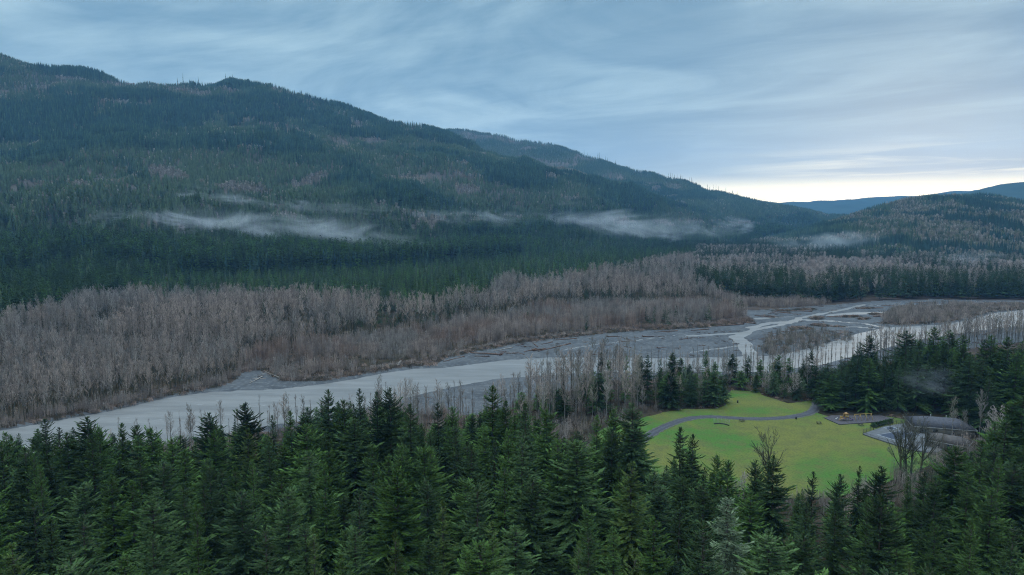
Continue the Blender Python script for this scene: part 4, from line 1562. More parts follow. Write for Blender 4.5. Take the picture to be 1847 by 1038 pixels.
keep = ~bareA & ~isC & ~(cut & (u < .85)) & ~spot
addb(x[spot], y[spot], N1 + 2 * rv.integers(0, 2, int(spot.sum())), rv.uniform(.5, .95, int(spot.sum())))
addc(x[keep], y[keep], NF + kk[keep], s[keep], w[keep])
kb = bareA & (u < .75)
addb(x[kb], y[kb], N1 + 2 * rv.integers(0, 2, int(kb.sum())), rv.uniform(.6, .95, int(kb.sum())))
kc = cut & (u > .45)
addb(x[kc], y[kc], N1 + 1 + rv.integers(0, 2, int(kc.sum())), rv.uniform(.15, .35, int(kc.sum())), rv.uniform(.25, .5, int(kc.sum())))
# the rounded hill on the right: mixed wood
mixn = fbm(x / 80, z / 30 + y / 200, 131, 3)
dec = isC & ((mixn > .53 - .16 * np.clip((sx - 1560) / 200, 0, 1) * (sy > 385)) & (u < .8))
con = isC & ~dec & (u < .9)
kk = np.where(mixn < .44, 6 + rv.integers(0, 3, len(x)), rv.integers(0, 6, len(x)))
addc(x[con], y[con], NF + kk[con], rv.uniform(.6, 1.0, int(con.sum())), rv.uniform(.8, 1.1, int(con.sum())))
nd_ = int(dec.sum())
kd = np.where(rv.random(nd_) < .62, N3 + rv.integers(0, 3, nd_), N1 + rv.integers(0, 3, nd_))
addb(x[dec], y[dec], kd, rv.uniform(.6, .95, nd_))
# the second mountain behind
x, y, a = scat(150000, 2800, 4700, .55)
z = ground_z(x, y)
hh, isC, isB, isD = hill_at(x, y)
k = isB & (hh > 3) & (a > -.2) & horizon_visible(x, y, z)
x, y, z = x[k], y[k], z[k]
st = fbm(x / 240, z / 70, 141, 3)
cutB = (z > ground_z(x, y) - 1) & (st > .58)
k = ~cutB | (rv.random(len(x)) < .15)
x, y, st = x[k], y[k], st[k]
addc(x, y, NF + np.where(st > .5, 3, 0) + rv.integers(0, 3, len(x)), rv.uniform(.6, 1.1, len(x)), rv.uniform(1.0, 1.4, len(x)))
# tall survivors standing on the skyline
sk = []
for px in [335, 345, 368, 372, 420, 432, 1052, 1058, 1076, 1079, 1090, 1094, 1108, 1202, 1206, 1209, 1213, 1218, 1224, 1227, 1240, 1245, 1272, 1277, 1283, 1288, 1293, 1306, 1318, 1326]:
    aa = (px - 923.5) / 1248.0
    ia = int(round(np.interp(aa, AG, np.arange(len(AG)))))
    e_ = (ZZ[ia, :690] - CAMZ) / YG[:690]
    j = int(np.argmax(e_))
    sk.append((aa * YG[j], YG[j]))
sk = np.array(sk)
addc(sk[:, 0], sk[:, 1], NF + 6 + rv.integers(0, 3, len(sk)), rv.uniform(1.6, 2.5, len(sk)), rv.uniform(.8, 1.2, len(sk)))

# ------------------------------------------------------------------ the leafless belt along the river
if brest:
    Rb = [bares[i] for i in brest]
    addb([t[0] for t in Rb], np.array([t[1] for t in Rb]), np.array([N2 + int(rt.integers(0, 2)) if t[3] == 'poplar' else int(rt.integers(0, 4)) for t in Rb]), np.array([t[2] / BHREF for t in Rb]))
YOUNG = [(425, 668), (470, 660), (505, 684), (560, 688), (640, 676), (700, 664), (745, 659), (785, 657), (800, 646), (847, 635), (876, 630), (925, 620), (1000, 610), (1124, 597),
         (1224, 592), (1299, 587), (1356, 581), (1350, 571), (1318, 562), (1260, 548), (1150, 548), (1000, 556), (900, 575), (780, 590), (640, 612), (520, 628), (440, 640)]
x, y, a = scat(54000, 235, 1350, .9)
gx, gy = proj(x, y, 0 * x)
hh, _, _, _ = hill_at(x, y)
inb = inpoly(gx, gy, BELT) & (hh < 12)
yg = inpoly(gx, gy + 6 * (vnoise(x / 20, y / 20, 3) - .5), YOUNG)
gap = fbm(x / 26, y / 26, 55, 3)
k = inb & ~yg & (gap > .33) & (rv.random(len(x)) < .80)
kx, ky, kgx, kgy = x[k], y[k], gx[k], gy[k]
tall = np.clip(.60 + .38 * (kgy < 640) + .75 * (fbm(kx / 22, ky / 22, 72, 2) - .5) + rv.uniform(-.16, .2, len(kx)), .3, 1.35)
mv = fbm(kx / 70, ky / 70, 58, 2)
addb(kx, ky, np.where(mv + rv.normal(0, .08, len(kx)) > .5, 1 + 2 * rv.integers(0, 2, len(kx)), 2 * rv.integers(0, 2, len(kx))), tall)
x, y, a = scat(9000, 235, 470, .86)
gx, gy = proj(x, y, 0 * x)
k = inpoly(gx, gy, BELT) & ~inpoly(gx, gy, YOUNG)
x, y, gy = x[k], y[k], gy[k]
addb(x, y, rv.integers(0, 4, len(x)), np.clip(rv.uniform(.45, .85, len(x)), .3, 1))
# farther leafless woods on the valley floor
x, y, a = scat(60000, 800, 2300, .86)
gx, gy = proj(x, y, 0 * x)
hh, isC, _, _ = hill_at(x, y)
w1 = fbm(x / 110, y / 70, 8, 3)
k = (hh < 6) & (gx > 880) & (y > 800) & (w1 < .575) & ~((y > 1750)) & (rv.random(len(x)) < .8) & ~inpoly(gx, gy, BAND) & ~(inpoly(gx, gy, VAL)) & ~inpoly(gx, gy, BELT)
addb(x[k], y[k], N1 + rv.integers(0, 2, int(k.sum())), rv.uniform(.7, 1.1, int(k.sum())))
# paler leafy trees mixed into the dark band
x, y, a = scat(5000, 600, 1000, .86)
gx, gy = proj(x, y, 0 * x)
k = inpoly(gx, gy + 2, BAND) & (rv.random(len(x)) < .75)
addb(x[k], y[k], np.where(rv.random(int(k.sum())) < .1, N3 + 0, rv.integers(0, 4, int(k.sum()))), rv.uniform(.9, 1.3, int(k.sum())))
# thin trees standing along the near side of the gravel plain
# ------------------------------------------------------------------ saplings and brush
SP_, SV, SS = [], [], []


def adds(x, y, k, s, w=None):
    x = np.asarray(x, float)
    n = len(x)
    if n == 0:
        return
    z = ground_z(x, y)
    SP_.append(np.stack([x, y, z - .05], 1))
    SV.append(np.broadcast_to(k, (n,)))
    s = np.broadcast_to(s, (n,)).astype(float)
    w = s if w is None else np.broadcast_to(w, (n,))
    SS.append(np.stack([w, w, s], 1))


SPROT = WHIP + BRSH
NW = len(WHIP)
x, y, a = scat(64000, 235, 1000, .86)
gx, gy = proj(x, y, 0 * x)
yg = inpoly(gx, gy, YOUNG)
gap = fbm(x / 18, y / 18, 56, 3)
edge = inpoly(gx, gy + 7, YOUNG)
hs = fbm(x / 45, y / 60, 59, 3)
k = yg & (gap > .30) & (rv.random(len(x)) < .8)
fr = np.where(edge[k], 1.0, .28)
redp = fbm(x[k] / 25, y[k] / 25, 67, 2)
adds(x[k], y[k], np.where(redp > .62, 1, np.where(redp > .40, 3 * rv.integers(0, 2, int(k.sum())), 2)), (.45 + 1.1 * hs[k]) * fr * rv.uniform(.8, 1.15, int(k.sum())), np.full(int(k.sum()), .9))
# second: islands, near bank, band foot
x, y, a = scat(60000, 230, 900, .86)
gx, gy = proj(x, y, 0 * x)
i1 = inpoly(gx, gy, ISL[0])
i2 = inpoly(gx, gy, ISL[1])
gp = fbm(x / 15, y / 15, 57, 3)
k = i1 & (gp > .34)
adds(x[k], y[k], np.array([0, 3, 4])[rv.integers(0, 3, int(k.sum()))], rv.uniform(.55, .9, int(k.sum())) * np.interp(gx[k], [1588, 1700, 1780], [1.0, .9, .35]), np.full(int(k.sum()), .9))
k = i2 & (gp > .50) & (rv.random(len(x)) < .8)
adds(x[k], y[k], np.array([0, 4, 4])[rv.integers(0, 3, int(k.sum()))], rv.uniform(.25, .75, int(k.sum())), np.full(int(k.sum()), .8))
NB = [(560, 775), (700, 744), (850, 752), (930, 737), (960, 730), (960, 790), (760, 798), (600, 792)]
k = inpoly(gx, gy, NB) & (gp > .35)
adds(x[k], y[k], np.array([1, 3, 0])[rv.integers(0, 3, int(k.sum()))], rv.uniform(.3, .75, int(k.sum())), np.full(int(k.sum()), .7))
NB2 = [(0, 858), (200, 823), (400, 793), (600, 765), (600, 790), (400, 812), (200, 838), (0, 870)]
k = inpoly(gx, gy, NB2) & (gp > .40)
adds(x[k], y[k], np.array([2, 3, 0])[rv.integers(0, 3, int(k.sum()))], rv.uniform(.3, .7, int(k.sum())), np.full(int(k.sum()), .7))
BF = [(1270, 530), (1330, 552), (1400, 556), (1480, 552), (1500, 547), (1420, 541), (1300, 530)]
k = inpoly(gx, gy, BF)
adds(x[k], y[k], rv.integers(0, 2, int(k.sum())) * 3, rv.uniform(.5, 1.0, int(k.sum())), np.full(int(k.sum()), .9))
# understorey of the groves behind the lawn and between the foreground trees
k = ((inpoly(gx, gy, BACKR) & (gx < 1500) & (gp > np.where(gx < 1170, .30, .45))) | inpoly(gx, gy, [(940, 765), (1150, 752), (1150, 770), (1075, 785), (1060, 830), (940, 815)]))
adds(x[k], y[k], np.array([2, 0, NW, NW + 2])[rv.integers(0, 4, int(k.sum()))], rv.uniform(.3, .7, int(k.sum())), np.full(int(k.sum()), .6))
k = (inpoly(gx, gy + 14, CORR) | inpoly(gx, gy + 7, CORR)) & ~inpoly(gx, gy, CORR) & (gx < 640) & (gy < 800) & (gp > .3)
adds(x[k], y[k], np.array([2, 0, 3])[rv.integers(0, 3, int(k.sum()))], rv.uniform(.3, .8, int(k.sum())), np.full(int(k.sum()), .8))
# brush along the banks
x, y, a = scat(160000, 230, 900, .86)
gx, gy = proj(x, y, 0 * x)
inn = inpoly(gx, gy, CORR)
o1 = inpoly(gx, gy + 5, CORR) & ~inn & (gy < 800) & (gy > 570)
o2 = inpoly(gx, gy - 7, CORR) & ~inn & (gy > 600) & (fbm(x / 10, y / 10, 3, 2) > .5)
o3 = (inpoly(gx, gy, ISL[0]) & ~inpoly(gx, gy + 3, ISL[0])) | (inpoly(gx, gy, ISL[1]) & (rv.random(len(x)) < .25))
o4 = inpoly(gx, gy, YOUNG) & (rv.random(len(x)) < .12)
o5 = inpoly(gx, gy, [(430, 668), (470, 655), (520, 640), (560, 655), (640, 668), (640, 679), (560, 690), (505, 687), (470, 668)]) & (rv.random(len(x)) < .6)
k = o1 | o2 | o3 | o4 | o5
adds(x[k], y[k], NW + rv.integers(0, 3, int(k.sum())), rv.uniform(.45, 1.15, int(k.sum())), rv.uniform(.6, 1.2, int(k.sum())))
# undergrowth where the near wood opens on the right, and a ragged lawn edge
OPEN = [(1180, 868), (1300, 893), (1500, 900), (1590, 875), (1640, 850), (1690, 812), (1740, 800), (1790, 800), (1790, 860), (1700, 930), (1600, 935), (1300, 935), (1160, 900)]
x, y, a = scat(60000, 190, 420, .80)
gx, gy = proj(x, y, 0 * x)
k = inpoly(gx, gy, OPEN) & (rv.random(len(x)) < .25)
adds(x[k], y[k], np.array([2, 0, NW, NW + 2, 4])[rv.integers(0, 5, int(k.sum()))], rv.uniform(.25, .7, int(k.sum())), rv.uniform(.6, 1.0, int(k.sum())))
k = inpoly(gx, gy, LAWN) ^ inpoly(gx + 0, gy + 2.5, LAWN)
k &= ~inpoly(gx, gy, LAWN) & ((gx < 1480) | (gx > 1600)) & (rv.random(len(x)) < .5)
adds(x[k], y[k], NW + rv.integers(0, 3, int(k.sum())), rv.uniform(.15, .6, int(k.sum())), rv.uniform(.3, .7, int(k.sum())))
# low flood debris with brush on the gravel
for cx, cy, rx, ry in [(1474, 573, 12, 2.2), (1530, 571, 20, 1.5), (1557, 575, 9, 1.5), (1443, 592, 20, 2), (1480, 586, 16, 2), (1512, 588, 12, 1.2), (1578, 566, 10, 2), (1390, 570, 16, 1), (1410, 560, 20, 1.4), (1450, 558, 22, 1.6), (1560, 556, 18, .8), (1640, 552, 14, 1), (925, 617, 3, 1)]:
    n = int(26 * rx * ry / 10) + 8
    qx = cx + rv.normal(0, rx * .5, n)
    qy = cy + rv.normal(0, ry * .5, n)
    p = P(qx, qy, 0)
    adds(p[:, 0], p[:, 1], NW + rv.integers(0, 3, n), rv.uniform(.4, 1.0, n), rv.uniform(.8, 1.3, n))

# flood sticks strewn over the gravel
DEB = []
rd_ = np.random.default_rng(77)
M['stick'] = foliage('grey_brown_sticks', (0.05, 0.036, 0.03), (0.15, 0.115, 0.095), (0.09, 0.06, 0.05), 1.0)
for k_ in range(3):
    n_ = 9
    c_ = np.stack([rd_.normal(0, 1.3, n_), rd_.normal(0, .8, n_), rd_.uniform(.08, .3, n_)], 1)
    t_ = rd_.normal(0, .6, n_) + k_
    l_ = rd_.uniform(.6, 2.8, n_)
    e_ = np.stack([np.cos(t_) * l_, np.sin(t_) * l_, rd_.normal(.05, .12, n_)], 1)
    v_, q_ = ribbon_paths(np.stack([c_ - e_ / 2, c_, c_ + e_ / 2], 1), np.tile([.12, .10, .05], (n_, 1)), 4)
    DEB.append(proto('flood_sticks', v_, q_, None, (M['stick'],)))
x, y, a = scat(30000, 250, 900, .86)
gx, gy = proj(x, y, 0 * x)
dn = fbm(x / 30, y / 12, 201, 3)
k = inpoly(gx, gy, CORR) & ~inpoly(gx, gy, RIVER) & ~inpoly(gx, gy - 2, RIVER) & ~inpoly(gx, gy + 2, RIVER) & (ground_z(x, y) > -.9) & (rv.random(len(x)) < np.clip((dn - .46) * 1.5, .012, .5) * np.where(gx > 1200, 1, .35))
dx, dy_ = x[k], y[k]
scatter('flood_debris', np.stack([dx, dy_, ground_z(dx, dy_)], 1), rv.integers(0, 3, len(dx)), np.repeat(rv.uniform(.6, 1.5, len(dx))[:, None], 3, 1), DEB, 'small sticks and branches strewn over the gravel bars', 'flood debris')
scatter('conifer_forest', np.concatenate(CP_), np.concatenate(CV), np.concatenate(CS), PROTOS, 'dark green conifer forest across the valley floor and up the mountainside', 'conifer forest')
scatter('leafless_forest', np.concatenate(BP_), np.concatenate(BV), np.concatenate(BS), BPROT, 'grey-mauve belt of leafless alders beyond the river and in pockets on the slopes', 'leafless forest')
scatter('sapling_thicket', np.concatenate(SP_), np.concatenate(SV), np.concatenate(SS), SPROT, 'reddish brown thicket of bare saplings and brush along the gravel banks', 'thicket')
# ------------------------------------------------------------------ the park: lawn, path, playground, pool
mg, nt, b = new_mat('grass', 1.0, 0.0)
g = nt.nodes.new("ShaderNodeNewGeometry")
n1 = noise(nt, g.outputs['Position'], 0.018, 4, 0.55, 0.6)
n2 = noise(nt, g.outputs['Position'], 0.16, 5, 0.65)
n3 = noise(nt, g.outputs['Position'], 1.3, 3, 0.7)
c = mixc(nt, sstep(nt, n1, 0.40, 0.58), (0.056, 0.122, 0.027), (0.125, 0.125, 0.036))
c = mixc(nt, mth(nt, 'MULTIPLY', sstep(nt, n2, 0.42, 0.66), 0.75), c, (0.095, 0.095, 0.038))
c = mixc(nt, mth(nt, 'MULTIPLY', sstep(nt, n3, 0.42, 0.7), 0.6), c, (0.04, 0.065, 0.022))
nt.links.new(c, b.inputs['Base Color'])
bp = nt.nodes.new("ShaderNodeBump")
bp.inputs['Strength'].default_value = 0.7
bp.inputs['Distance'].default_value = 0.3
nt.links.new(n3, bp.inputs['Height'])
nt.links.new(bp.outputs[0], b.inputs['Normal'])
M['grass'] = mg
lw_ = toward(LAWN)
out_ = []
for i in range(len(lw_)):
    a_, b_ = lw_[i], lw_[(i + 1) % len(lw_)]
    n_ = max(1, int(np.hypot(*(b_ - a_)) / .45))
    for k_ in range(n_):
        out_.append(a_ + (b_ - a_) * k_ / n_)
out_ = np.array(out_)
out_ += 3.0 * (np.stack([fbm(out_[:, 0] / 6, out_[:, 1] / 6, 61, 4), fbm(out_[:, 0] / 6, out_[:, 1] / 6, 62, 4)], 1) - .5)


def flat_sheet(name, w, z, mat):
    import bmesh
    if np.sum(w[:, 0] * np.roll(w[:, 1], -1) - np.roll(w[:, 0], -1) * w[:, 1]) < 0:
        w = w[::-1]
    bm = bmesh.new()
    f = bm.faces.new([bm.verts.new((p[0], p[1], z)) for p in w])
    bmesh.ops.triangulate(bm, faces=[f])
    me = bpy.data.meshes.new(name)
    bm.to_mesh(me)
    bm.free()
    me.materials.append(mat)
    return obj(name, me)


tag(flat_sheet('lawn', out_, .06, M['grass']), 'bright green and yellowish park lawn', 'lawn', None, 'structure')

M['asphalt'] = plain('asphalt', (0.062, 0.063, 0.070), .9, .1, .18, 1.0)
M['path_edge'] = plain('path_gravel_edge', (0.10, 0.10, 0.09), 1, 0, .25, 1.2)
PATH = [(1000, 868), (1060, 838), (1110, 816), (1158, 794), (1187, 776), (1221, 761.5), (1251, 754.5), (1284, 752.5), (1338, 755.5), (1392, 755.6), (1436, 751.5), (1462, 744.5), (1472, 735), (1476, 722), (1490, 708)]


def smooth_line(pts, k=12):
    w = toward(pts)
    t = np.arange(len(w))
    tt = np.linspace(0, len(w) - 1, (len(w) - 1) * k + 1)
    out = np.empty((len(tt), 2))
    for i, u in enumerate(tt):
        j = min(int(u), len(w) - 2)
        f = u - j
        p0, p1, p2, p3 = w[max(j - 1, 0)], w[j], w[j + 1], w[min(j + 2, len(w) - 1)]
        out[i] = 0.5 * (2 * p1 + (p2 - p0) * f + (2 * p0 - 5 * p1 + 4 * p2 - p3) * f * f + (3 * p1 - p0 - 3 * p2 + p3) * f ** 3)
    return out


def strip(name, line, w, z, mat, th=0.03, jit=0.0):
    d = norm(np.gradient(line, axis=0))
    nrm = np.stack([-d[:, 1], d[:, 0]], 1)
    r_ = np.random.default_rng(3)
    wl = w / 2 + r_.uniform(-jit, jit, len(line))
    wr = w / 2 + r_.uniform(-jit, jit, len(line))
    n = len(line)
    L = line + nrm * wl[:, None]
    R = line - nrm * wr[:, None]
    v = np.concatenate([np.c_[L, np.full(n, z)], np.c_[R, np.full(n, z)], np.c_[L, np.full(n, z - th)], np.c_[R, np.full(n, z - th)]])
    i = np.arange(n - 1)
    qs = np.concatenate([np.stack([i + n, i + n + 1, i + 1, i], 1), np.stack([i, i + 1, i + 1 + 2 * n, i + 2 * n], 1), np.stack([i + n + 1, i + n, i + 3 * n, i + 3 * n + 1], 1)])
    return obj(name, mk_mesh(name, v, quads=qs, mats=(mat,)))


pl_ = smooth_line(PATH)
tag(strip('path_verge', pl_, 4.6, 0.115, M['path_edge'], .06, .35), 'pale gravel verge along the curving park path', 'verge', None, 'structure')
tag(strip('path', pl_, 3.0, 0.145, M['asphalt'], .06), 'grey asphalt path curving across the lawn', 'path', None, 'structure')


def slab(name, poly, z0, z1, mat, parent=None):
    w = toward(poly) if not isinstance(poly, np.ndarray) else poly
    area = 0.5 * np.sum(w[:, 0] * np.roll(w[:, 1], -1) - np.roll(w[:, 0], -1) * w[:, 1])
    if area < 0:
        w = w[::-1]
    import bmesh
    bm = bmesh.new()
    lo = [bm.verts.new((p[0], p[1], z0)) for p in w]
    hi = [bm.verts.new((p[0], p[1], z1)) for p in w]
    bm.faces.new(hi)
    n = len(w)
    for i in range(n):
        bm.faces.new((lo[i], lo[(i + 1) % n], hi[(i + 1) % n], hi[i]))
    me = bpy.data.meshes.new(name)
    bm.to_mesh(me)
    bm.free()
    me.materials.append(mat)
    return obj(name, me, parent)


M['rubber'] = plain('playground_mulch', (0.075, 0.068, 0.072), 1, 0, .25, 2)
M['curb'] = plain('dark_curb', (0.022, 0.022, 0.024), .8, .2)
M['yellow'] = plain('yellow_paint', (0.32, 0.205, 0.05), .5, .4, .06)
M['purple'] = plain('purple_plastic', (0.12, 0.06, 0.16), .5, .4, .06)
M['orange'] = plain('orange_plastic', (0.28, 0.15, 0.05), .5, .4, .06)
M['steel'] = plain('grey_steel', (0.20, 0.21, 0.22), .5, .4, .1)
M['black'] = plain('black_metal', (0.02, 0.02, 0.022), .6, .3, .1)
PLAY = [(1486, 754.5), (1514, 767), (1596, 761.5), (1612, 756), (1590, 750.5), (1500, 750)]
tag(slab('playground', PLAY, 0.0, 0.16, M['rubber']), 'dark play surface beside the trees', 'playground', None, 'structure')
cb = MB()
w = toward(PLAY)
for i in range(3):
    cb.tube(np.array([[*w[i], .17], [*w[i + 1], .17]]), .16, 5)
tag(cb.build('curb', M['curb']), 'black timber curb edging the playground', 'curb')

# swing set: three bays, four pairs of splayed legs
A_, B_ = P(1541, 760, 0)[:2], P(1571, 758, 0)[:2]
ln = float(np.hypot(*(B_ - A_)))
rz = math.atan2(B_[1] - A_[1], B_[0] - A_[0])
mid = (A_ + B_) / 2
sw = tag(empty('swing_set', (mid[0], mid[1], .16), rz), 'yellow three-bay swing set on the dark playground', 'swing set')
HB_ = 2.7
m = MB()
m.tube([(-ln / 2 - .3, 0, HB_), (ln / 2 + .3, 0, HB_)], .10, 6)
m.build('top_beam', M['yellow'], sw)
for i in range(4):
    x_ = -ln / 2 + ln * i / 3
    for s_ in (-1, 1):
        m = MB()
        m.tube([(x_, s_ * 1.15, 0), (x_, 0, HB_)], .075, 6)
        m.build('leg', M['yellow'], sw)
for i in range(3):
    for k_ in (-.5, .5):
        x_ = -ln / 2 + ln * (i + .5) / 3 + k_
        m = MB()
        m.box((x_, 0, .6), (.42, .18, .05))
        s_o = m.build('swing_seat', M['black'], sw)
        m = MB()
        for e_ in (-.2, .2):
            m.tube([(x_ + e_, 0, .6), (x_ + e_, 0, HB_)], .012, 3)
        m.build('chain', M['steel'], s_o)
# play structure
c0 = P(1525.5, 759.5, 0)
ps = tag(empty('play_structure', (c0[0], c0[1], .16), .2), 'yellow climbing tower with purple slide beside the swings', 'play structure')
for x_, y_ in ((-.7, -.7), (.7, -.7), (.7, .7), (-.7, .7), (-2.3, -.6), (-2.3, .6)):
    m = MB()
    m.tube([(x_, y_, 0), (x_, y_, 2.9 if x_ > -1 else 2.1)], .07, 6)
    m.build('post', M['yellow'], ps)
m = MB()
m.box((0, 0, 1.35), (1.5, 1.5, .1))
m.build('platform', M['purple'], ps)
m = MB()
m.box((-1.55, 0, 1.1), (1.5, 1.3, .1))
m.build('platform', M['orange'], ps)
m = MB()
m.add([(-.95, -.95, 2.8), (.95, -.95, 2.8), (.95, .95, 2.8), (-.95, .95, 2.8), (0, 0, 3.6)], [(3, 2, 1, 0)], [(0, 1, 4), (1, 2, 4), (2, 3, 4), (3, 0, 4)])
m.build('roof', M['orange'], ps)
m = MB()
for s_ in (-1, 1):
    m.box((-.0, .72 * s_, 1.85), (1.3, .05, .8))
m.box((-1.6, .62, 1.5), (1.3, .05, .7))
m.build('guard_panel', M['yellow'], ps)
m = MB()
pts = [(.7, -.2, 1.4), (1.2, -.3, 1.2), (2.0, -.5, .55), (2.6, -.6, .3), (3.0, -.65, .28)]
for k_ in range(4):
    p_, q_ = np.array(pts[k_]), np.array(pts[k_ + 1])
    for s_, zz in ((-.32, .22), (.32, .22)):
        m.add([p_ + (0, s_, 0), q_ + (0, s_, 0), q_ + (0, s_, zz), p_ + (0, s_, zz)], [(0, 1, 2, 3)])
    m.add([p_ + (0, -.32, 0), q_ + (0, -.32, 0), q_ + (0, .32, 0), p_ + (0, .32, 0)], [(0, 1, 2, 3)])
m.build('slide', M['purple'], ps)
m = MB()
for s_ in (-.35, .35):
    m.tube([(-3.2, s_, 0), (-2.3, s_, 1.3)], .05, 5)
for k_ in range(4):
    f_ = (k_ + 1) / 5
    m.tube([(-3.2 + .9 * f_, -.35, 1.3 * f_), (-3.2 + .9 * f_, .35, 1.3 * f_)], .04, 5)
m.build('ladder', M['yellow'], ps)
# a spring rider
c0 = P(1508.5, 758.5, 0)
sr = tag(empty('spring_rider', (c0[0], c0[1], .16), .4), 'small pale spring rider left of the climbing tower', 'spring rider')
m = MB()
th = np.linspace(0, 6 * 2 * math.pi, 40)
m.tube(np.stack([.12 * np.cos(th), .12 * np.sin(th), .05 + th / th[-1] * .35], 1), .02, 4)
m.build('spring', M['steel'], sr)
m = MB()
m.tube([(-.5, 0, .5), (-.3, 0, .62), (.1, 0, .55), (.35, 0, .8), (.55, 0, .95)], [.08, .17, .16, .13, .08], 7)
m.build('seat', plain('pale_plastic', (.45, .45, .42), .5, .3, .05), sr)


def picnic(px, py, rz, label):
    c = P(px, py, 0)
    e = tag(empty('picnic_table', (c[0], c[1], .07), rz), label, 'picnic table', 'picnic tables on the lawn')
    m = MB()
    for k in range(4):
        m.box((0, -.33 + .22 * k, .75), (1.9, .2, .05))
    m.build('table_top', M['tablewood'], e)
    for s in (-1, 1):
        m = MB()
        m.box((0, .78 * s, .45), (1.9, .27, .05))
        m.build('bench', M['tablewood'], e)
        m = MB()
        m.box((.7 * s, 0, .4), (.08, 1.6, .08))
        for t in (-1, 1):
            m.tube([(.7 * s, .75 * t, 0), (.7 * s, .28 * t, .74)], .05, 4)
        m.build('leg_frame', M['black'], e)


M['tablewood'] = plain('weathered_table', (.05, .045, .04), .9, .1, .2)
picnic(1338, 760.5, .3, 'dark picnic table just below the middle of the curving path')
picnic(1477, 765, -.2, 'small dark picnic table left of the playground curb corner')
picnic(1552.5, 768.5, .1, 'low dark picnic table in front of the swing set')
for px, py, lab in ((1330.5, 727, 'small black bin on the grass rise behind the path'), (1436, 756.8, 'black bin at the lower edge of the path near the playground')):
    c = P(px, py, 0)
    e = tag(empty('litter_bin', (c[0], c[1], .06)), lab, 'litter bin', 'bins by the path')
    m = MB()
    m.tube([(0, 0, 0), (0, 0, .9)], [.30, .36], 12)
    m.build('barrel', M['black'], e)
    m = MB()
    m.tube([(0, 0, .9), (0, 0, 1.0), (0, 0, 1.15)], [.39, .39, .15], 12)
    m.build('lid', M['black'], e)
# curved ball-game backstop
arc = smooth_line([(1287.5, 766), (1294, 765.3), (1301, 765.5), (1308, 766.8), (1315.5, 769)], 4)
bk = tag(empty('backstop', (arc[8][0], arc[8][1], .05)), 'thin curved wire backstop with dark kick board on the lawn below the path', 'backstop')
o_ = arc - arc[8]
m = MB()
for k_ in range(len(arc) - 1):
    p_, q_ = o_[k_], o_[k_ + 1]
    m.add([(p_[0], p_[1], 0), (q_[0], q_[1], 0), (q_[0], q_[1], .45), (p_[0], p_[1], .45), (p_[0], p_[1] + .06, 0), (q_[0], q_[1] + .06, 0), (q_[0], q_[1] + .06, .45), (p_[0], p_[1] + .06, .45)],
          [(0, 1, 2, 3), (5, 4, 7, 6), (3, 2, 6, 7)])
m.build('kick_board', M['black'], bk)
for k_ in range(0, len(arc), 4):
    m = MB()
    m.tube([(o_[k_][0], o_[k_][1] + .1, 0), (o_[k_][0], o_[k_][1] + .1, 2.7)], .035, 5)
    m.build('post', M['steel'], bk)
m = MB()
for z_ in np.linspace(.5, 2.65, 12):
    m.tube(np.c_[o_[:, 0], o_[:, 1] + .08, np.full(len(o_), z_)], .006, 3, False)
d_ = np.linspace(0, len(o_) - 1, 60)
for u in d_:
    j = min(int(u), len(o_) - 2)
    p_ = o_[j] * (1 - u + j) + o_[j + 1] * (u - j)
    m.tube([(p_[0], p_[1] + .08, .45), (p_[0], p_[1] + .08, 2.65)], .005, 3, False)
m.build('wire_mesh', M['steel'], bk)

# pool terrace
M['concrete'] = plain('pool_deck', (0.095, 0.097, 0.10), .9, .1, .12, .5)
M['coping'] = plain('pale_coping', (0.22, 0.23, 0.24), .8, .2, .05)
M['wall_stone'] = plain('block_wall', (0.12, 0.125, 0.13), .9, .1, .15, 2)
M['cover'] = plain('pool_cover', (0.028, 0.035, 0.055), .5, .3, .15, .8)
M['roof_grey'] = plain('grey_shingles', (0.07, 0.07, 0.08), .95, .1, .2, 1.5)
M['roof_brown'] = plain('brown_shingles', (0.08, 0.07, 0.065), .95, .1, .2, 1.5)
M['siding'] = plain('tan_siding', (0.14, 0.125, 0.105), .85, .1, .1, 1)
M['fascia'] = plain('pale_trim', (0.25, 0.245, 0.23), .8, .2, .05)
M['glass'] = plain('dark_window_glass', (0.02, 0.022, 0.026), .08, .6, .05)
DECK = [(1557, 784), (1594, 771), (1650, 762), (1745, 778), (1720, 800), (1690, 818), (1655, 814), (1616, 803), (1585, 793)]
tag(slab('pool_deck', DECK, 0.0, 0.35, M['concrete']), 'pale grey concrete pool terrace at the lawn corner', 'pool deck', None, 'structure')


def pool(poly, label):
    w = toward(poly, .35)
    c = w.mean(0)
    e = tag(empty('swimming_pool', (c[0], c[1], .35)), label, 'swimming pool', 'covered pools on the terrace')
    l = w - c
    if np.sum(l[:, 0] * np.roll(l[:, 1], -1) - np.roll(l[:, 0], -1) * l[:, 1]) < 0:
        l = l[::-1]
    o = slab('cover', l, .004, .03, M['cover'], e)
    m = MB()
    n = len(l)
    for i in range(n):
        a, b2 = l[i] * 1.0, l[(i + 1) % n] * 1.0
        oa, ob = l[i] + norm(l[i]) * .55, l[(i + 1) % n] + norm(l[(i + 1) % n]) * .55
        m.add([(*a, .10), (*b2, .10), (*ob, .10), (*oa, .10), (*a, 0), (*b2, 0), (*ob, 0), (*oa, 0)], [(0, 3, 2, 1), (3, 7, 6, 2), (0, 1, 5, 4)])
    m.build('coping', M['coping'], e)


pool([(1584, 785), (1612, 793.5), (1640, 790), (1662, 783.5), (1626, 777.5)], 'large dark-covered pool on the terrace behind the big bare trees')
pool([(1595, 772.5), (1606, 776), (1618, 774), (1607, 770)], 'small raised dark pool near the terrace fence corner')


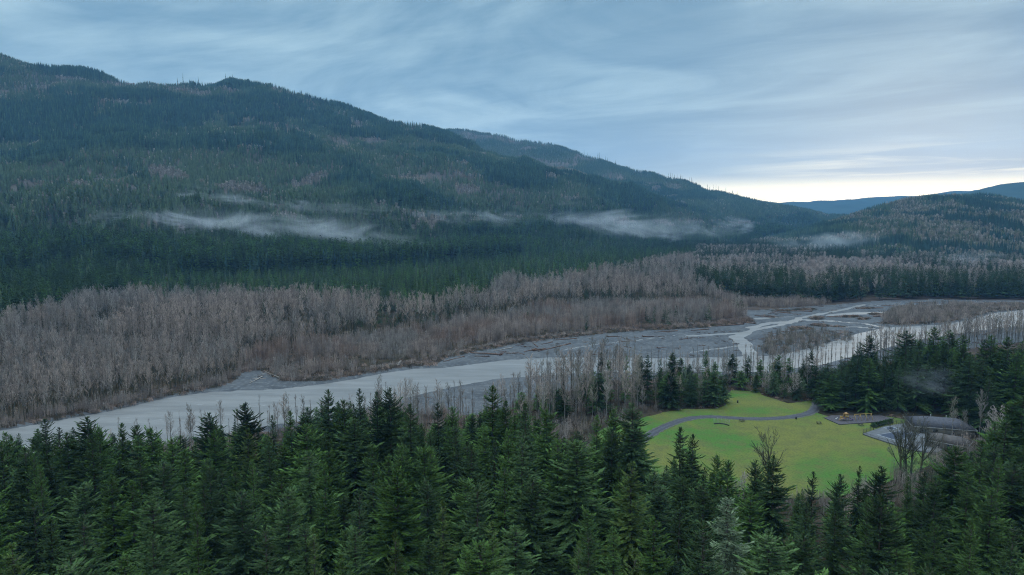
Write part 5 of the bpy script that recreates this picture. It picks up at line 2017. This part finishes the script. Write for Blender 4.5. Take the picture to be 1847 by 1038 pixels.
def picket(name, line, h, label, step=.35, post=2.4):
    w = toward(line) if not isinstance(line, np.ndarray) else line
    e = tag(empty(name, (w[0][0], w[0][1], 0)), label, 'fence')
    m, mp_ = MB(), MB()
    for a, b2 in zip(w[:-1], w[1:]):
        a, b2 = a - w[0], b2 - w[0]
        L = float(np.hypot(*(b2 - a)))
        n = max(2, int(L / step))
        for z in (.25, h - .12):
            m.tube([(*a, z), (*b2, z)], .03, 4, False)
        for k in range(n):
            p = a + (b2 - a) * k / n
            m.box((p[0], p[1], h / 2 + .05), (.028, .028, h - .1))
        npst = max(1, int(L / post))
        for k in range(npst + 1):
            p = a + (b2 - a) * k / npst
            mp_ = MB()
            mp_.box((p[0], p[1], h / 2 + .05), (.09, .09, h + .1))
            mp_.box((p[0], p[1], h + .13), (.13, .13, .05))
            mp_.build('post', M['black'], e)
    m.build('pickets', M['black'], e)


picket('metal_fence', [(1556.5, 783), (1594, 771.2), (1640, 762)], 1.8, 'black picket fence along the back of the pool terrace')
picket('metal_fence', [(1556.5, 784.5), (1585, 794), (1616, 804)], 1.1, 'low black picket fence on the wall facing the lawn')
wl = toward([(1557, 785), (1585, 794.5), (1616, 804.5), (1655, 815.5), (1690, 819.5)])
m = MB()
for a, b2 in zip(wl[:-1], wl[1:]):
    d = norm(b2 - a)
    L = float(np.hypot(*(b2 - a)))
    c = (a + b2) / 2
    m.box((c[0], c[1], .32), (L, .35, .64), math.atan2(d[1], d[0]))
tag(m.build('retaining_wall', M['wall_stone']), 'low grey block wall between the lawn and the pool terrace', 'wall')
# clipped hedge behind the corner
hv, hq_ = dome(np.random.default_rng(4), 1.9, 1.1, 900, .35, .35, 0.0)
hm = mk_mesh('hedge_leaves', hv, quads=hq_, mats=(M['fir_dark'],))
ha, hb2 = P(1576, 771, 0)[:2], P(1606, 763.5, 0)[:2]
for k_ in range(7):
    f_ = k_ / 6
    o = obj('hedge_shrub', hm, None, (ha[0] * (1 - f_) + hb2[0] * f_, ha[1] * (1 - f_) + hb2[1] * f_, 0))
    o.rotation_euler = (0, 0, k_ * 1.3)
    tag(o, ('leftmost' if k_ == 0 else 'rightmost' if k_ == 6 else ORD[k_] + ' from left') + ' of the dark clipped hedge shrubs behind the terrace fence', 'shrub', 'hedge shrubs by the terrace')


def house(name, cx, cy, L, W, rz, eave, ridge, roofm, label, hip=3.0, over=.6, wins=()):
    e = tag(empty(name, (cx, cy, 0), rz), label, 'building')
    m = MB()
    m.box((0, 0, eave / 2), (L, W, eave))
    m.build('wall', M['siding'], e)
    a, b2 = L / 2 + over, W / 2 + over
    rx = max(a - hip, .2)
    z0, z1 = eave - .05, ridge
    m = MB()
    m.add([(-a, -b2, z0), (a, -b2, z0), (a, b2, z0), (-a, b2, z0), (-rx, 0, z1), (rx, 0, z1)], [(0, 1, 5, 4), (2, 3, 4, 5), (3, 2, 1, 0)], [(1, 2, 5), (3, 0, 4)])
    rf = m.build('roof', roofm, e)
    m = MB()
    for s in (-1, 1):
        m.box((0, s * (b2 + .03), z0 - .02), (2 * a + .1, .05, .25))
        m.box((s * (a + .03), 0, z0 - .02), (.05, 2 * b2 - .02, .25))
    m.build('fascia', M['fascia'], e)
    for s, x, z, w_, h_ in wins:
        m = MB()
        m.box((x, s * (W / 2 + .03), z), (w_ + .2, .06, h_ + .2))
        f = m.build('window', M['fascia'], e)
        m = MB()
        m.box((x, s * (W / 2 + .07), z), (w_, .03, h_))
        m.build('pane', M['glass'], f)
    return e, rf


c1 = P(1694, 764, 3.0)
b1, rf1 = house('pool_building', float(c1[0]), float(c1[1]), 21, 13, -.28, 3.0, 5.6, M['roof_grey'], 'long low building with a grey shingle roof behind the pool', 5.5,
                wins=((-1, -7, 1.6, 1.6, 1.2), (-1, -3, 1.6, 1.6, 1.2), (-1, 3, 1.2, 1.1, 2.2)))
for vx, lab in ((-3, 'vent'), (2.5, 'vent')):
    m = MB()
    m.tube([(vx, .6, 5.2), (vx, .6, 6.1), (vx, .6, 6.3)], [.2, .2, .08], 8)
    m.build('vent', M['fascia'], rf1)
c2 = P(1710, 793, 3.0)
house('bath_house', float(c2[0]), float(c2[1]), 13, 9, -.75, 2.8, 4.8, M['roof_brown'], 'smaller building with a brownish roof and pale trim right of the pool', 3.5,
      wins=((-1, -3, 1.5, 2.6, 1.4), (-1, 1.5, 1.3, 1.6, 1.9)))

# ------------------------------------------------------------------ big leafless maples in front of the lawn
def maple(r, H, lean):
    tp, tr = trunk_path(r, H * .72, .38, 8, .25, lean)
    a, ar = sub(r, tp, tr, 15, .25, .97, .62, .80, .62, .75, .09, 6, .75)
    b, b_ = sub(r, a, ar, 7, .2, .98, .55, .50, .6, .5, .10, 4)
    c, c_ = sub(r, b, b_, 6, .2, 1, .5, .5, .55, .5, .10, 3)
    d, d_ = sub(r, c, c_, 6, .2, 1, .5, .55, .6, .4, .12, 2)
    v, q = ribbon_paths(tp, tr, 7)
    vs_, qs, n0 = [v], [q], len(v)
    for p_, r_ in ((a, ar), (b, b_)):
        vv, qq = ribbon_paths(p_, fix_min(r_, .03), 5 if r_ is ar else 3)
        vs_.append(vv)
        qs.append(qq + n0)
        n0 += len(vv)
    w1, w2 = ribbon_paths(c, fix_min(c_, .022), 3)
    dd = d[:, -1] - d[:, 0]
    l_ = np.linalg.norm(dd, axis=1)
    x1, x2 = kites(d[:, 0], norm(dd), l_, np.full(len(l_), .02), r, 0)
    return (np.concatenate(vs_), np.concatenate(qs)), (np.concatenate([w1, x1]), np.concatenate([w2, x2 + len(w1)]))


rm_ = np.random.default_rng(31)
for px, gy, h, ln_, lab in [(1626, 866, 21, (-1.2, 0), 'left trunk of the big bare mossy maple clump before the pool'),
                            (1633, 862, 22.5, (0, 0), 'tall middle trunk of the big bare maple clump before the pool'),
                            (1643, 858, 21.5, (.8, .5), 'right trunk of the big bare maple clump before the pool'),
                            (1660, 850, 17.5, (1.4, 0), 'lower wide-forked bare maple right of the big clump'),
                            (1386, 882, 20.5, (0, 0), 'big bare maple with spreading limbs in front of the lawn centre')]:
    (tv, tq), (bv2, bq2) = maple(rm_, h, ln_)
    p = P(px, gy, 0)
    e = tag(empty('maple_tree', (p[0], p[1], 0)), lab, 'bare tree', 'big leafless maples')
    obj('trunk', mk_mesh('maple_trunk', tv, quads=tq, mats=(M['bark_moss'],)), e)
    obj('branches', mk_mesh('maple_branches', bv2, quads=bq2, mats=(M['bark_grey'],)), e)

# ------------------------------------------------------------------ driftwood
M['drift'] = plain('red_brown_driftwood', (0.105, 0.062, 0.045), .9, .1, .35, .8)
M['drift_pale'] = plain('pale_driftwood', (0.24, 0.21, 0.185), .9, .1, .25, .8)
LOGS = [(848, 637.5, 904, 641, .5, 1, 0), (856, 642.6, 881, 643.2, .3, 1, 0), (961, 620, 970, 626.5, .35, 0, 0), (945, 635.7, 968, 629, .35, 0, 0), (970, 634.5, 1029, 620, .45, 0, 0), (985, 630, 962, 633, .6, 1, 0),
        (977, 622, 996, 617.5, .3, 1, 0), (1118, 607, 1096, 607.6, .4, 1, 0), (1101, 622.7, 1087, 623.3, .3, 1, 0), (1147, 615, 1121, 616, .35, 1, 0), (1200, 605.5, 1159, 608, .35, 1, 0),
        (1202, 628, 1186, 628.2, .3, 1, 0), (931, 636, 946, 640, .2, 0, 0), (913, 633.4, 901, 641.5, .35, 1, 0), (1023.5, 640, 1027, 634, .25, 0, 0), (1063, 640, 1076, 640.3, .35, 0, 0),
        (1061, 609.6, 1075, 611, .25, 0, 1), (1361, 570, 1398, 571.5, .5, 0, 0), (1491, 572.5, 1539, 571.3, .6, 1, 0), (1520, 568.6, 1546, 570.3, .5, 1, 0), (1548, 574.7, 1565, 575.5, .7, 1, 0),
        (1421, 591, 1463, 595.5, .5, 1, 0), (1427, 589, 1456, 592.5, .5, 1, 0), (1499, 587.7, 1522, 588.6, .5, 1, 0), (1407, 599, 1433, 597, .35, 0, 0), (1461, 586.2, 1490, 589.4, .5, 0, 0),
        (1548, 556.5, 1593, 556.3, .5, 0, 0), (1575, 572, 1590, 571, .6, 1, 0), (1385, 566, 1420, 564, .4, 0, 0), (1423, 561, 1463, 562.5, .5, 1, 0), (450, 691.5, 473, 680, .35, 0, 1), (476, 671, 505, 684, .35, 0, 1),
        (455, 684, 480, 683, .25, 0, 1), (717, 662, 723, 653, .5, 1, 1), (470, 676, 486, 673, .25, 0, 1), (1246, 597, 1279, 594, .4, 0, 0), (1180, 600, 1222, 597.5, .35, 0, 0), (1290, 590, 1340, 585.5, .5, 1, 0),
        (1330, 582, 1362, 584, .5, 1, 0), (998, 614.5, 1040, 611, .3, 0, 0), (890, 633.5, 925, 627, .3, 0, 1), (800, 653, 838, 643, .3, 0, 0), (1050, 617, 1062, 616, .2, 0, 1), (1130, 628, 1139, 627.4, .2, 0, 0),
        (930, 624, 944, 622, .25, 1, 0), (1010, 625, 1020, 623, .2, 0, 1), (1225, 612, 1239, 611, .25, 1, 0), (1260, 624, 1272, 623.5, .25, 0, 0), (1300, 575, 1330, 574.5, .4, 0, 0), (1480, 560, 1510, 558.5, .4, 0, 0),
        (1640, 547, 1672, 546.5, .4, 0, 0), (1590, 551, 1612, 551.6, .4, 1, 0), (1500, 605, 1520, 601, .3, 0, 0)]
rl = np.random.default_rng(8)
lrows = []
for i, L in enumerate(LOGS):
    px = (L[0] + L[2]) / 2
    where = 'on the gravel point, left bank' if px < 600 else 'on the gravel bar above the bend' if px < 1050 else 'on the wide gravel plain' if px < 1350 else 'among the braided channels'
    lrows.append((i, ('long ' if abs(L[2] - L[0]) > 30 else '') + ('pale' if L[6] else 'reddish') + ' driftwood log' + (' with root wad' if L[5] else ''), where, px))
ll = ordinal_labels(lrows)
for i, (x1, y1, x2, y2, rad, wad, pale_) in enumerate(LOGS):
    a, b2 = P(x1, y1, -.4), P(x2, y2, -.4)
    za, zb = float(ground_z(a[0], a[1])), float(ground_z(b2[0], b2[1]))
    n = 7
    f = np.linspace(0, 1, n)[:, None]
    pts = (1 - f) * np.array([0, 0, 0.0]) + f * np.array([b2[0] - a[0], b2[1] - a[1], zb - za])
    pts[:, 2] += rad * .75
    pts[1:-1] += rl.normal(0, rad * .35, (n - 2, 3)) * np.array([1, 1, .4])
    e = tag(empty('driftwood_log', (a[0], a[1], max(za, WATER_Z))), ll[i], 'driftwood log', 'driftwood on the gravel bars')
    mat = M['drift_pale'] if pale_ else M['drift']
    m = MB()
    m.tube(pts, rad * np.linspace(.5, 1.0, n), 7)
    for _ in range(3):
        k_ = rl.integers(1, n - 1)
        q_ = pts[k_] + norm(rl.normal(0, 1, 3) * np.array([1, 1, .6]) + np.array([0, 0, .5])) * rl.uniform(.8, 2.2)
        m.tube([pts[k_], q_], [rad * .3, rad * .1], 4)
    m.build('stem', mat, e)
    if wad:
        m = MB()
        for _ in range(16):
            d = norm(rl.normal(0, 1, 3))
            d[2] = abs(d[2]) * .9
            ln_ = rl.uniform(.8, 1.9) * (rad * 2.2)
            k1 = pts[-1] + d * ln_ * .5 + rl.normal(0, .1, 3)
            m.tube([pts[-1], k1, pts[-1] + d * ln_ + rl.normal(0, .25, 3)], [rad * .45, rad * .28, rad * .08], 4)
        m.build('root_wad', M['drift'], e)

# ------------------------------------------------------------------ air: even haze over the whole valley, and low mist
def vol_mat(name, dens, col, noisy=None):
    m = bpy.data.materials.new(name)
    m.use_nodes = True
    nt = m.node_tree
    nt.nodes.clear()
    out = nt.nodes.new("ShaderNodeOutputMaterial")
    pv = nt.nodes.new("ShaderNodeVolumePrincipled")
    pv.inputs['Color'].default_value = (*col, 1)
    pv.inputs['Density'].default_value = dens
    pv.inputs['Anisotropy'].default_value = 0.0
    nt.links.new(pv.outputs[0], out.inputs['Volume'])
    if noisy:
        sx_, sy_, sz_, seed, thr, det = noisy
        tc = nt.nodes.new("ShaderNodeTexCoord")
        sp = nt.nodes.new("ShaderNodeVectorMath")
        sp.operation = 'DIVIDE'
        nt.links.new(tc.outputs['Object'], sp.inputs[0])
        sp.inputs[1].default_value = (sx_, sy_, sz_)
        lnn = nt.nodes.new("ShaderNodeVectorMath")
        lnn.operation = 'LENGTH'
        nt.links.new(sp.outputs[0], lnn.inputs[0])
        fall = mth(nt, 'SUBTRACT', 1.0, sstep(nt, lnn.outputs['Value'], 0.25, 1.0))
        mp = nt.nodes.new("ShaderNodeMapping")
        mp.inputs['Location'].default_value = (seed, seed * 1.7, 0)
        mp.inputs['Scale'].default_value = (1 / (sz_ * 3.0), 1 / (sz_ * 2.6), 1 / (sz_ * 1.0))
        nt.links.new(tc.outputs['Object'], mp.inputs[0])
        n = noise(nt, mp.outputs[0], 1.0, det + 2, 0.66, 1.2)
        n = mth(nt, 'MULTIPLY_ADD', n, 1.9, -0.45)
        a = mth(nt, 'ADD', n, mth(nt, 'MULTIPLY_ADD', fall, 0.50, -0.50))
        s = sstep(nt, a, thr - 0.10, thr + 0.75)
        nt.links.new(mth(nt, 'MULTIPLY', s, dens), pv.inputs['Density'])
    return m


m = MB()
m.box((0, 4700, 480), (12000, 9500, 1000))
hz = tag(m.build('haze', vol_mat('haze_air', HAZE, (0.26, 0.58, 1.0))), 'thin bluish evening haze filling the valley', 'haze', None, 'stuff')

sph = None


def mist(px, py, y, wpx, hpx, dep, dens, label, thr=.36, tilt=0.0, seed=0):
    x_, dy, dz = ray(px, py)
    t = y / dy
    loc = (float(x_ * t), y, float(CAMZ + dz * t))
    hw, hh_ = wpx * 1.6 / 1248 * y / 2, hpx * 1.5 / 1248 * y / 2
    nu, nv_ = 32, 16
    vv, qq = [], []
    for i in range(nv_ + 1):
        for j in range(nu):
            a, b2 = math.pi * i / nv_, 2 * math.pi * j / nu
            vv.append((hw * math.sin(a) * math.cos(b2), dep / 2 * math.sin(a) * math.sin(b2), hh_ * math.cos(a)))
    for i in range(nv_):
        for j in range(nu):
            qq.append((i * nu + j, (i + 1) * nu + j, (i + 1) * nu + (j + 1) % nu, i * nu + (j + 1) % nu))
    me = mk_mesh('mist', vv, quads=qq, mats=(vol_mat('mist_air', dens, (.9, .95, 1.0), (hw, dep / 2, hh_, seed * 3.3 + .5, thr, 4)),), smooth=True)
    o = obj('mist', me, None, loc)
    o.rotation_euler = (0, tilt, 0)
    tag(o, label, 'mist', None, 'stuff')


if MIST:
    mist(300, 402, 1120, 330, 56, 90, 0.0170, 'pale mist bank low on the wooded slope, left', .34, .02, 1)
    mist(520, 412, 1120, 420, 56, 90, 0.0180, 'long pale mist band across the lower slope', .34, .05, 2)
    mist(665, 432, 1120, 260, 34, 80, 0.0130, 'thin right tail of the long mist band', .36, .10, 3)
    mist(400, 356, 1330, 210, 40, 80, 0.0150, 'small upper mist patch on the slope', .36, .08, 4)
    mist(580, 375, 1300, 320, 30, 80, 0.0110, 'thin mist streak above the long band', .38, .03, 5)
    mist(810, 390, 1450, 320, 32, 100, 0.0130, 'thin mist streak at the slope centre', .36, .03, 6)
    mist(1075, 402, 1720, 210, 52, 120, 0.0200, 'bright mist bank around a few conifers at the mountain foot', .30, .04, 7)
    mist(1180, 420, 1780, 240, 38, 120, 0.0130, 'mist tail drifting right along the mountain foot', .34, .08, 8)
    mist(1327, 405, 2050, 70, 34, 60, 0.0175, 'small round puff of mist before the pass', .28, 0, 9)
    mist(1280, 418, 1950, 180, 28, 100, 0.0090, 'faint mist under the round puff', .34, 0, 10)
    mist(1490, 438, 1480, 220, 42, 110, 0.0110, 'mist patch at the foot of the rounded hill', .34, -.03, 11)
    mist(1745, 466, 1090, 130, 30, 60, 0.0120, 'low mist patch over the far right wood', .34, -.05, 12)
    mist(1690, 688, 292, 150, 70, 26, .045, 'bluish wisp of smoke before the tall conifers behind the building', .36, .1, 13)
    mist(450, 406, 1180, 460, 54, 80, .0045, 'faint broad veil of mist over the lower left slope', .10, .03, 14)
    mist(1120, 408, 1760, 300, 44, 100, .0060, 'faint broad veil of mist at the mountain foot', .10, .05, 15)
